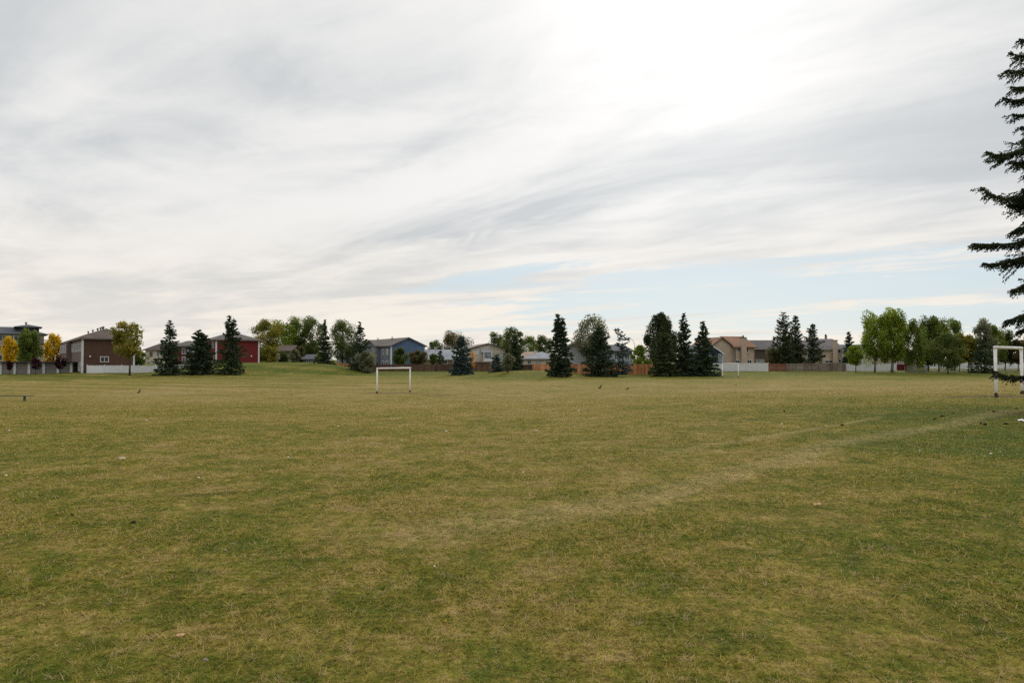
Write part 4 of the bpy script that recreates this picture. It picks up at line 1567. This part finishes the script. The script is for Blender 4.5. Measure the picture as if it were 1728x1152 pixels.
fence('vinyl_fence', 'distant white vinyl fence seen beneath the right-hand row of trees', 1560, 160, 1760, 160, 612, 612, 'vinyl', VINYL)
fence('slatted_pen', 'dark slatted chain-link pen beside the white-trunked tree', 1527, 130, 1564, 130, 617, 617, 'mesh', plain('slat_dark', (0.05, 0.055, 0.06), 0.6), METAL)
fence('wire_fence', 'open chain-link fence running behind the trees and near goal', 1564.5, 131, 1760, 131, 617.5, 617.5, 'wire', METAL, METAL, bay=3.0)


# ------------------------------------------------------------------ goals
def goal_mat():
    m, nt = new_mat('goal_paint')
    P = pos(nt)
    tc = nt.add('ShaderNodeTexCoord')
    sep = nt.add('ShaderNodeSeparateXYZ')
    nt.l.new(tc.outputs['Object'], sep.inputs[0])
    n = nt.noise(P, 7.0, 4, 0.7)
    n2 = nt.noise(P, 2.0, 3, 0.6)
    rust = nt.math('ADD', n, nt.smooth(sep.outputs[2], 0.0, 0.35, 0.34, 0.0))
    c = nt.mix(nt.smooth(n2, 0.3, 0.7), (0.62, 0.60, 0.56), (0.76, 0.74, 0.70))
    c = nt.mix(nt.smooth(rust, 0.63, 0.70), c, (0.06, 0.035, 0.025))
    finish(nt, pbr(nt, c, 0.55, 0.3, 0, n, 0.2, 0.01))
    return m


GOALM = goal_mat()
RUST = plain('rusted_steel', (0.045, 0.028, 0.02), 0.9, 0.3, 8)
for ((a, Ya), (b, Yb)), top, lab in zip(GOAL_DEF, (621.3, 586, 613.3),
                                        ('white goal frame alone on the open grass left of centre',
                                         'rusty white goal frame at the right edge behind a low spruce branch',
                                         'far white goal frame in front of the ivory vinyl fence')):
    A, B = np.array([xat(a, Ya), Ya]), np.array([xat(b, Yb), Yb])
    L = float(np.linalg.norm(B - A))
    ga, gb_ = gz(*A), gz(*B)
    hh = zat(top, Ya) - ga
    root = thing('goal', lab, 'goal', (A[0], A[1], ga), math.atan2(B[1] - A[1], B[0] - A[0]), 'white goal frames on the playing field')
    rr = 0.065
    for x_, g_ in ((0, 0), (L, gb_ - ga)):
        p = MB()
        p.loft([(x_, 0, g_ - 0.2), (x_, 0, g_ + 0.6), (x_, 0, hh - rr)], [rr, rr, rr], 14)
        po_ = p.build('post', GOALM, root, True)
        c = MB()
        c.loft([(x_, 0, g_ - 0.05), (x_, 0, g_ + 0.06), (x_, 0, g_ + 0.13)], [0.10, 0.085, 0.067], 12)
        c.build('footing', RUST, po_, True)
    p = MB()
    p.loft([(-rr, 0, hh), (L + rr, 0, hh)], [rr + 0.004, rr + 0.004], 14)
    p.build('crossbar', GOALM, root, True)

# ------------------------------------------------------------------ bench
pb = ground_pt(40, 676.5)
by = pb[1]
zt = zat(667.5, by)
bx1 = xat(53.5, by)
bx0 = bx1 - 3.6
bench = thing('bench', 'low green plank bench on dark posts at the left edge of the grass', 'bench', (bx0, by, gz(bx0, by)), 0.06)
hz = zt - gz(bx0, by)
WGREEN = wood('bench_planks', (0.085, 0.11, 0.07))
b = MB()
for q in range(2):
    b.box(0, 3.6, -0.16 + q * 0.165, -0.005 + q * 0.165, hz - 0.05, hz, 0.4 + 0.2 * q)
b.build('seat', WGREEN, bench, bevel=0.006)
for x_ in (0.55, 3.05):
    b = MB()
    b.box(x_ - 0.05, x_ + 0.05, -0.06, 0.06, -0.3, hz - 0.052)
    b.build('leg', DARKMET, bench)

# ------------------------------------------------------------------ street lamps
for px_, foot, top, dx, Y, lab in ((823, 612, 569, 1, 185, 'curved white street lamp arching over the cream bungalow roof'),
                                   (1071, 612, 569, -1, 190, 'thin curved street lamp showing between the crooked spruce and the pine')):
    x_ = xat(px_, Y)
    g_ = gz(x_, Y)
    H_ = zat(top, Y) - g_
    root = thing('street_lamp', lab, 'lamp', (x_, Y, g_), 0, 'street lamps behind the houses')
    p = MB()
    arm = 2.2 * dx
    pts = [(0, 0, 0), (0, 0, H_ * 0.72)]
    for k in range(1, 8):
        t = k / 7 * math.pi / 2
        pts.append((arm * (1 - math.cos(t)), 0, H_ * 0.72 + H_ * 0.28 * math.sin(t)))
    p.loft(pts, [0.11, 0.09] + [0.08 - 0.004 * k for k in range(7)], 8)
    p.build('pole', plain('lamp_pole', (0.5, 0.51, 0.5), 0.5, 0.08), root, True)
    l = MB()
    l.loft([(arm, 0, H_), (arm * 1.12, 0, H_ + 0.03), (arm * 1.35, 0, H_ + 0.02), (arm * 1.45, 0, H_ - 0.02)], [0.08, 0.14, 0.14, 0.05], 8)
    l.build('lamp_head', METAL, root, True)

# ------------------------------------------------------------------ parked vehicle beside the garages
vY = 127.0
vx_ = xat(130.5, vY)
vg = gz(vx_, vY)
car = thing('parked_van', 'dark parked van facing the field between garage row and brown townhouse', 'van', (vx_, vY, vg))
CARP = plain('dark_car_paint', (0.012, 0.014, 0.016), 0.3, 0.1, 2, 0.6)
b = MB()
prof = [(0, 0.35), (0, 0.95), (0.25, 1.08), (1.1, 1.15), (1.7, 1.85), (4.5, 1.85), (4.7, 1.0), (4.7, 0.35)]
b.slab([(-0.92, p[0], p[1]) for p in prof], (1.84, 0, 0))
b.build('body', CARP, car, bevel=0.06)
b = MB()
b.slab([(-0.8, 1.12, 1.2), (0.8, 1.12, 1.2), (0.72, 1.63, 1.8), (-0.72, 1.63, 1.8)], (0, -0.03, 0.02))
b.build('windscreen', glass('windscreen_glass', (0.05, 0.06, 0.065)), car)
for sx in (-0.62, 0.62):
    b = MB()
    b.loft([(sx, 0.02, 0.82), (sx, -0.04, 0.82)], [0.13, 0.11], 12)
    b.build('headlight', plain('headlight_lens', (0.6, 0.62, 0.62), 0.2, 0.05), car)
for sx in (-0.8, 0.8):
    for yy in (0.9, 3.8):
        b = MB()
        b.loft([(sx - 0.1, yy, 0.33), (sx + 0.1, yy, 0.33)], [0.33, 0.33], 16)
        b.build('wheel', plain('tyre_rubber', (0.02, 0.02, 0.02), 0.8), car)

# ------------------------------------------------------------------ birds
BIRDM = plain('black_feathers', (0.014, 0.014, 0.017), 0.5, 0.3, 30)
BIRDBR = plain('brown_feathers', (0.05, 0.04, 0.03), 0.6, 0.3, 30)


def bird(px, py, size, rz, pitch, label, mat):
    p = ground_pt(px, py)
    root = thing('bird', label, 'bird', (p[0], p[1], p[2]), rz, 'birds feeding on the grass')
    s = size
    c, sn = math.cos(pitch), math.sin(pitch)

    def tr(x, z):
        return (s * (x * c - z * sn), 0, s * (0.42 + x * sn + z * c))
    path = [tr(*q) for q in ((-0.85, -0.06), (-0.62, -0.03), (-0.38, 0.0), (-0.15, 0.0), (0.1, 0.02), (0.28, 0.09), (0.38, 0.18), (0.47, 0.2), (0.54, 0.19), (0.60, 0.18), (0.70, 0.165))]
    b = MB()
    b.loft(path, [s * q for q in (0.03, 0.06, 0.11, 0.18, 0.19, 0.14, 0.105, 0.105, 0.085, 0.035, 0.008)], 12, squash=0.85)
    b.build('body', mat, root, True)
    for q in (-1, 1):
        w = MB()
        a = [tr(0.15, 0.1), tr(-0.2, 0.12), tr(-0.72, -0.02), tr(-0.25, -0.09), tr(0.1, -0.07)]
        w.slab([(v[0], q * s * 0.155, v[2]) for v in a], (0, q * s * 0.025, 0))
        w.build('wing', mat, root)
        l = MB()
        l.loft([(0.0, q * s * 0.07, s * 0.3), (0.02 * s, q * s * 0.07, s * 0.14), (0.0, q * s * 0.07, 0.0), (s * 0.1, q * s * 0.08, 0.005)], [s * 0.035, s * 0.018, s * 0.016, s * 0.012], 6)
        l.build('leg', DARKMET, root)


bird(1013, 656, 0.42, 0.15, 0.62, 'larger black bird standing upright on the grass near the lone spruce', BIRDM)
bird(1059, 658, 0.30, 0.2, 0.35, 'smaller black bird just right of the larger black bird', BIRDM)
bird(235, 663.5, 0.36, 0.2, 0.75, 'brown bird with raised head on the grass before the spruce trio', BIRDBR)
bird(1242, 651, 0.26, 1.4, 0.3, 'tiny dark bird on the grass below the far goal', BIRDM)

# ------------------------------------------------------------------ litter, leaves and clods
PAPER = plain('paper_scrap', (0.78, 0.78, 0.76), 0.7, 0.06, 20)
DRYLEAF = plain('dry_leaf', (0.5, 0.30, 0.16), 0.8, 0.2, 20)
SOIL = plain('soil_clod', (0.028, 0.02, 0.014), 0.95, 0.3, 20)


def scrap(px, py, w, d, label, mat=PAPER, name='paper_scrap', cat='litter', group='white scraps of litter on the grass', lift=0.03):
    p = ground_pt(px, py)
    dist = math.hypot(p[0], p[1])
    if name == 'litter_scrap':
        w = 3.4 * dist / FPX
        d = w * 0.8
        lift = 0.03
    n = 5
    b = MB()
    rz = rng.random() * 3
    pts = []
    for i in range(n):
        for j in range(n):
            u, v = i / (n - 1) - 0.5, j / (n - 1) - 0.5
            k = 1 - 0.35 * (abs(u) + abs(v)) * rng.random()
            pts.append((u * w * k, v * d * k, lift + 0.22 * min(w, d) * (math.sin(5 * u + rz) * math.cos(4 * v) + 0.5 * rng.random())))
    for q in pts:
        b.v.append(q)
    for i in range(n - 1):
        for j in range(n - 1):
            b.f.append((i * n + j, (i + 1) * n + j, (i + 1) * n + j + 1, i * n + j + 1))
            b.r.append(0.5)
    o = b.build(name, mat)
    o.location = (p[0], p[1], p[2])
    o.rotation_euler = (0, 0, rng.normal() * 0.2)
    so = o.modifiers.new('thickness', 'SOLIDIFY')
    so.thickness = 0.004
    tag(o, label, cat, group)
    return o


scrap(1725, 711.5, 0.20, 0.22, 'crumpled white paper lying on bare soil under the near spruce', lift=0.03)
scrap(205, 777, 0.13, 0.10, 'flat pale cardboard strip on the grass left of the goal', plain('pale_card', (0.45, 0.40, 0.30), 0.8), lift=0.035)
small = [(10, 805), (487, 774), (571, 721), (733, 961), (883, 800), (905, 728), (753, 729), (678, 744), (1672, 768), (1552, 763), (1319, 717),
         (335, 809), (247, 710), (977, 694), (15, 728)]
for px_, py_ in small:
    scrap(px_, py_, 0.075, 0.06, 'tiny white scrap of litter lost in the short grass', name='litter_scrap', group='tiny white scraps of litter', lift=0.035)
scrap(303, 1085, 0.055, 0.035, 'pale orange fallen leaf on the grass at lower left', DRYLEAF, 'fallen_leaf', 'leaf', None, 0.045)
scrap(1380, 857, 0.09, 0.06, 'brown fallen leaf on the grass right of centre', DRYLEAF, 'fallen_leaf', 'leaf', None, 0.04)
scrap(347, 1126, 0.028, 0.02, 'greyish fallen leaf near the bottom edge of the grass', plain('grey_leaf', (0.26, 0.2, 0.2), 0.8), 'fallen_leaf', 'leaf', None, 0.045)


def clod(px, py, s):
    p = ground_pt(px, py)
    b = MB()
    k = 7
    path = [(-s, 0, 0), (-s * 0.6, 0.1 * s, s * 0.3), (0, 0, s * 0.42), (s * 0.55, -0.1 * s, s * 0.3), (s, 0, 0)]
    b.loft(path, [s * 0.1, s * (0.3 + 0.15 * rng.random()), s * (0.42 + 0.1 * rng.random()), s * (0.3 + 0.15 * rng.random()), s * 0.1], k)
    o = b.build('soil_clod', SOIL, None, True)
    o.location = tuple(p)
    o.rotation_euler = (0, 0, rng.random() * 3)
    tag(o, 'small dark clod of soil lying in the short grass', 'clod', 'dark clods of soil in the grass')


for px_, py_ in ((121, 870), (226, 883), (1323, 694), (1421, 718), (1577, 708), (1655, 715), (1663, 717),
                 (1697, 716), (1590, 703), (1715, 690), (1677, 695)):
    clod(px_, py_, (0.022 if py_ > 900 else 0.03) if py_ > 800 else 0.055)


# ------------------------------------------------------------------ near spruce at the right edge
def near_spruce():
    Y = 19.0
    X = xat(1800, Y)
    z0 = gz(X, Y)
    root = thing('spruce_tree', 'tall near spruce reaching into the right edge of the photo above the goal', 'tree', (X, Y, z0 - 0.05), 0, 'spruces round the playing field')
    H = 17.0
    tr = MB()
    tr.loft([(0.05 * math.sin(k), 0.04 * math.cos(2 * k), H * k / 10) for k in range(11)], [0.24 * (1 - k / 10.5) + 0.02 for k in range(11)], 12)
    C, U, W, RR = [], [], [], []
    r2 = np.random.default_rng(11)

    def twig(p, d, L, rad, shade):
        """a needle-clad twig: short needle faces all round the line p -> p + d L"""
        m = max(5, int(L / 0.0145))
        t = (np.arange(m) + r2.random(m)) / m
        base = p[None] + d[None] * (t * L)[:, None]
        base[:, 2] -= 0.10 * L * t * t
        rnd = r2.normal(size=(m, 3))
        out = unit(rnd - (rnd @ d)[:, None] * d[None])
        nd = unit(out * 0.85 + d[None] * 0.75)
        ln = rad * (0.8 + 0.5 * r2.random(m)) * (1 - 0.35 * t)
        C.append(base + nd * (ln * 0.5)[:, None])
        U.append(nd * (ln * 0.7)[:, None])
        W.append(unit(np.cross(nd, r2.normal(size=(m, 3)))) * 0.0165)
        RR.append(np.full(m, shade) + 0.4 * r2.random(m))

    def branch(root_p, tip_p, fat=1.0):
        root_p, tip_p = np.array(root_p, float), np.array(tip_p, float)
        L = np.linalg.norm(tip_p - root_p)
        n = 12
        t = np.linspace(0, 1, n)
        sag = -0.085 * L * np.sin(t ** 0.8 * math.pi) + 0.02 * L * np.sin(t * 9 + r2.random() * 6) * t + 0.05 * L * np.maximum(0, t - 0.7) ** 2 * 11
        pts = root_p[None] + (tip_p - root_p)[None] * t[:, None]
        pts[:, 2] += sag
        pts[:, :2] += r2.normal(size=2)[None] * 0.02 * L * np.sin(t * math.pi)[:, None]
        tr.loft(pts, list(0.012 * fat + 0.022 * (1 - t) * L / 2.5), 5)
        ax = unit(tip_p - root_p)
        side = unit(np.cross(ax, [0, 0, 1.0]))
        sh = r2.random() * 0.4
        k = int(L / 0.042)
        for q in range(k):
            f = 0.12 + 0.88 * (q + r2.random()) / k
            p = np.array([np.interp(f, t, pts[:, c]) for c in range(3)])
            s = (1 if q % 2 else -1)
            reach = (0.13 + 0.42 * (1 - f) ** 0.75 * min(1, L / 2.0)) * (0.45 + 0.95 * r2.random()) * fat * (1 + 0.3 * math.sin(7 * f + sh * 40))
            d = unit(ax * (0.75 + 0.4 * r2.random()) + side * s * (0.75 + 0.3 * r2.random()) + np.array([0, 0, -0.22 + 0.42 * r2.normal()]))
            twig(p, d, reach, 0.042, sh)
            if reach > 0.2:
                for e in range(int(reach / 0.075)):
                    g = (e + 0.5 + r2.random() * 0.5) * 0.075
                    if g > reach:
                        break
                    dd = unit(d * 0.8 + np.cross(d, [0, 0, 1.0]) * (1 if e % 2 else -1) * 0.8 + np.array([0, 0, -0.35 - 0.3 * r2.random()]))
                    twig(p + d * g, dd, (0.07 + 0.17 * (1 - g / reach)) * (0.7 + 0.6 * r2.random()), 0.04, sh)
            # short hanging spray under the branch
            for _ in range(2 if f > 0.15 else 1):
                dh = unit(np.array([0, 0, -1.0]) + ax * 0.55 + side * r2.normal() * 0.35)
                twig(p, dh, 0.06 + 0.17 * r2.random() * (0.35 + (1 - f)), 0.038, sh)
        for q in range(n - 1):
            a, b = pts[q], pts[q + 1]
            dd = b - a
            twig(a, unit(dd), np.linalg.norm(dd), 0.05, sh)

    # branches towards the field: tips at their places, roots on the trunk
    lefts = [((1717, 66), (1728, 61)), ((1693, 91), (1728, 86)), ((1690, 119), (1728, 109)), ((1697, 149), (1728, 134)), ((1683, 167), (1728, 153)),
             ((1699, 192), (1728, 184)), ((1655, 262), (1728, 236)), ((1700, 276), (1728, 262)), ((1646, 322), (1728, 322)), ((1693, 345), (1728, 332)), ((1711, 388), (1728, 376)),
             ((1634, 414), (1728, 390)), ((1650, 445), (1728, 418)), ((1697, 491), (1728, 465)), ((1686, 547), (1728, 508)), ((1711, 560), (1728, 545)),
             ((1667, 627), (1728, 624))]
    for (tx, ty), (ex, ey) in lefts:
        dy = r2.normal() * 0.35
        tip = at(tx + (9 if tx < 1700 else 4), ty + 3, Y + dy)
        slope = (ey - ty) / (ex - tx)
        slope = max(-0.9, min(0.05, slope))
        rp = at(1800, ey + slope * 72 * 0.75, Y)
        rp = np.array([0, 0, rp[2] - z0 + 0.05])
        tip = tip - np.array([X, Y, z0 - 0.05])
        branch(rp, tip, (1.05 if tx > 1680 else 1.2) if ty < 600 else 0.75)
        if 90 < ty < 600:
            for q in ((-1,) if r2.random() < 0.5 else ()):
                tip2 = tip * np.array([0.62 + 0.12 * r2.random(), 1, 1]) + np.array([0, q * (0.25 + 0.3 * r2.random()), -0.02 - 0.12 * r2.random()])
                tip2[2] += (rp[2] - tip[2]) * 0.22
                branch(rp + np.array([0, 0, 0.04 * q]), tip2, 1.1)
    # the rest of the tree
    z = 1.0
    while z < H - 0.6:
        f = z / H
        nb = 5 if f < 0.8 else 4
        a0 = r2.random() * 6.28
        for q in range(nb):
            a = a0 + q * 6.283 / nb + r2.normal() * 0.2
            L = 2.75 * (1 - f) ** 0.72 * (0.75 + 0.35 * r2.random())
            aa = (a + math.pi) % (2 * math.pi)          # 0 = pointing to -x, towards the field
            if min(aa, 2 * math.pi - aa) < 0.95:
                L *= 0.45
            # keep the free sky gaps between the long limbs open
            while L > 0.3 and 864 + FPX * (X + math.cos(a) * L * 1.12) / (Y + math.sin(a) * L) < (1758 if z < 5.2 or z > 9.3 else 1728):
                L *= 0.93
            branch((0, 0, z), (math.cos(a) * L, math.sin(a) * L, z + (-0.26 + 0.35 * f) * L), 1.0)
        z += 0.42
    branch((0, 0, H - 0.7), (0.03, 0.02, H + 0.2), 0.8)
    tr.build('trunk', BARK, root, True)
    quads('crown', np.concatenate(C), np.concatenate(U), np.concatenate(W), np.concatenate(RR),
          leaf('near_spruce_needles', (0.024, 0.033, 0.017), (0.075, 0.09, 0.042), (0.11, 0.125, 0.058), 0.2), root)
    print('near spruce faces', sum(len(c) for c in C))


near_spruce()


# spruce just past the left edge, one branch tip shows
def left_spruce():
    Y = 30.0
    X = xat(-82, Y)
    o = conifer(-78, Y, 290, 57, 'spruce past the left edge with only a branch tip showing against the sky', power=0.6, dens=1.6, irregular=0.08, skirt=0.42)
    return o


left_spruce()

# ------------------------------------------------------------------ light and sky
w = bpy.data.worlds.new('World')
scene.world = w
w.use_nodes = True
nt = NT(w.node_tree)
nt.n.clear()
sky = nt.add('ShaderNodeTexSky', sky_type='NISHITA')
sky.sun_disc = False
sky.sun_elevation = SUN_EL
sky.sun_rotation = SUN_AZ
sky.air_density = 1.0
sky.dust_density = 0.6
sky.ozone_density = 1.5
tc = nt.add('ShaderNodeTexCoord')
D = tc.outputs['Generated']
sep = nt.add('ShaderNodeSeparateXYZ')
nt.l.new(D, sep.inputs[0])
dx, dy, dz = sep.outputs
zc = nt.math('ADD', nt.math('MAXIMUM', dz, 0.0), 0.055)
px_ = nt.math('DIVIDE', dx, zc)
py_ = nt.math('DIVIDE', dy, zc)
al = nt.math('ADD', nt.math('MULTIPLY', px_, -0.79), nt.math('MULTIPLY', py_, 0.62))
cr = nt.math('ADD', nt.math('MULTIPLY', px_, 0.62), nt.math('MULTIPLY', py_, 0.79))


def plane(sa, sc, ox):
    c_ = nt.add('ShaderNodeCombineXYZ')
    nt.put(c_.inputs[0], nt.math('MULTIPLY', al, sa))
    nt.put(c_.inputs[1], nt.math('MULTIPLY', cr, sc))
    c_.inputs[2].default_value = ox
    return c_.outputs[0]


nA = nt.noise(plane(0.17, 0.36, 3.1), 1.0, 6, 0.52, 0.9)       # big soft banks
nB = nt.noise(plane(0.34, 0.85, 7.7), 1.0, 7, 0.55, 1.0)      # streaks
nC = nt.noise(plane(1.5, 2.3, 1.2), 1.0, 6, 0.62, 0.9)
nG = nt.noise(plane(0.28, 0.85, 5.3), 1.0, 7, 0.6, 0.9)        # wisps
tone = nt.math('ADD', nt.math('MULTIPLY', nA, 0.50), nt.math('ADD', nt.math('MULTIPLY', nB, 0.37), nt.math('MULTIPLY', nC, 0.13)))
# one long darker roll of cloud lying across the middle of the view
roll = nt.math('SUBTRACT', nt.math('ADD', cr, nt.math('MULTIPLY', nt.math('SUBTRACT', nC, 0.5), 0.7)), 2.95)
roll = nt.smooth(nt.math('ABSOLUTE', roll), 0.02, 0.34, 1, 0)
roll = nt.math('MULTIPLY', roll, nt.math('MULTIPLY', nt.smooth(al, 0.9, 2.2), nt.smooth(al, 2.8, 4.6, 1, 0)))
tone = nt.math('SUBTRACT', tone, nt.math('MULTIPLY', roll, nt.smooth(nB, 0.3, 0.6, 0.12, 0.05)))
sd = (math.sin(SUN_AZ) * math.cos(SUN_EL), math.cos(SUN_AZ) * math.cos(SUN_EL), math.sin(SUN_EL))
cs = nt.math('MAXIMUM', nt.vmath('DOT_PRODUCT', D, sd), 0.0)
g1 = nt.math('POWER', cs, 13.0)
g2 = nt.math('POWER', cs, 60.0)
# overall the deck is thinner and brighter towards the sun
bright = nt.math('ADD', nt.smooth(tone, 0.37, 0.62), nt.math('MULTIPLY', g1, 0.32))
cloud = nt.mix(nt.smooth(bright, 0.0, 1.2), (5.55, 5.86, 6.1), (8.95, 8.84, 8.66))
glow = nt.math('ADD', nt.math('MULTIPLY', g1, 0.85), nt.math('MULTIPLY', g2, 1.7))
gl_ = nt.add('ShaderNodeCombineXYZ')
for i in range(3):
    nt.put(gl_.inputs[i], nt.math('MULTIPLY', glow, (1.0, 0.985, 0.96)[i]))
cloud = nt.mix(1.0, cloud, gl_.outputs[0], 'ADD')
low = nt.smooth(dz, 0.01, 0.23, 1, 0)
cloud = nt.mix(nt.math('MULTIPLY', low, nt.smooth(tone, 0.40, 0.56, 0.55, 1.0)), cloud, (9.5, 8.75, 7.7))
# gaps of pale blue low down to the right
gapn = nt.math('ADD', nt.math('MULTIPLY', nB, 0.5), nt.math('MULTIPLY', nC, 0.5))
az = nt.math('DIVIDE', dx, nt.math('MAXIMUM', dy, 0.05))
band = nt.math('MULTIPLY', nt.smooth(dz, 0.0, 0.045), nt.smooth(dz, 0.105, 0.20, 1, 0))
bias = nt.math('MULTIPLY', band, nt.smooth(az, -0.42, 0.25, 0.0, 1.0))
gap = nt.smooth(nt.math('SUBTRACT', nt.math('MULTIPLY', bias, 0.30), nt.math('ADD', nt.math('MULTIPLY', nG, 0.75), nt.math('MULTIPLY', nC, 0.25))), -0.32, -0.20)
gap = nt.math('MULTIPLY', gap, nt.smooth(bias, 0.02, 0.25))
blue = nt.mix(0.85, sky.outputs[0], (5.8, 6.95, 7.7))
col = nt.mix(nt.math('MULTIPLY', gap, 0.92), cloud, blue)
bg = nt.add('ShaderNodeBackground')
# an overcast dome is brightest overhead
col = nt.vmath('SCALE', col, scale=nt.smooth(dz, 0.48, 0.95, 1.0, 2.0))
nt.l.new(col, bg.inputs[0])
bg.inputs[1].default_value = 0.1
wo = nt.add('ShaderNodeOutputWorld')
nt.l.new(bg.outputs[0], wo.inputs[0])

sun = bpy.data.lights.new('sun', 'SUN')
sun.energy = 1.5
sun.angle = R(11)
sun.color = (1.0, 0.92, 0.80)
so = bpy.data.objects.new('sun', sun)
COL.objects.link(so)
so.rotation_euler = Vector((-sd[0], -sd[1], -sd[2])).to_track_quat('-Z', 'Y').to_euler()
so.location = (sd[0] * 100, sd[1] * 100, sd[2] * 100)

vs = scene.view_settings
vs.view_transform = 'Standard'
vs.look = 'None'
vs.exposure = 0
vs.gamma = 1
vs.use_curve_mapping = False
scene.render.engine = 'CYCLES'
scene.cycles.max_bounces = 5
scene.cycles.diffuse_bounces = 3
scene.cycles.transmission_bounces = 3
scene.cycles.transparent_max_bounces = 4
scene.cycles.use_denoising = False
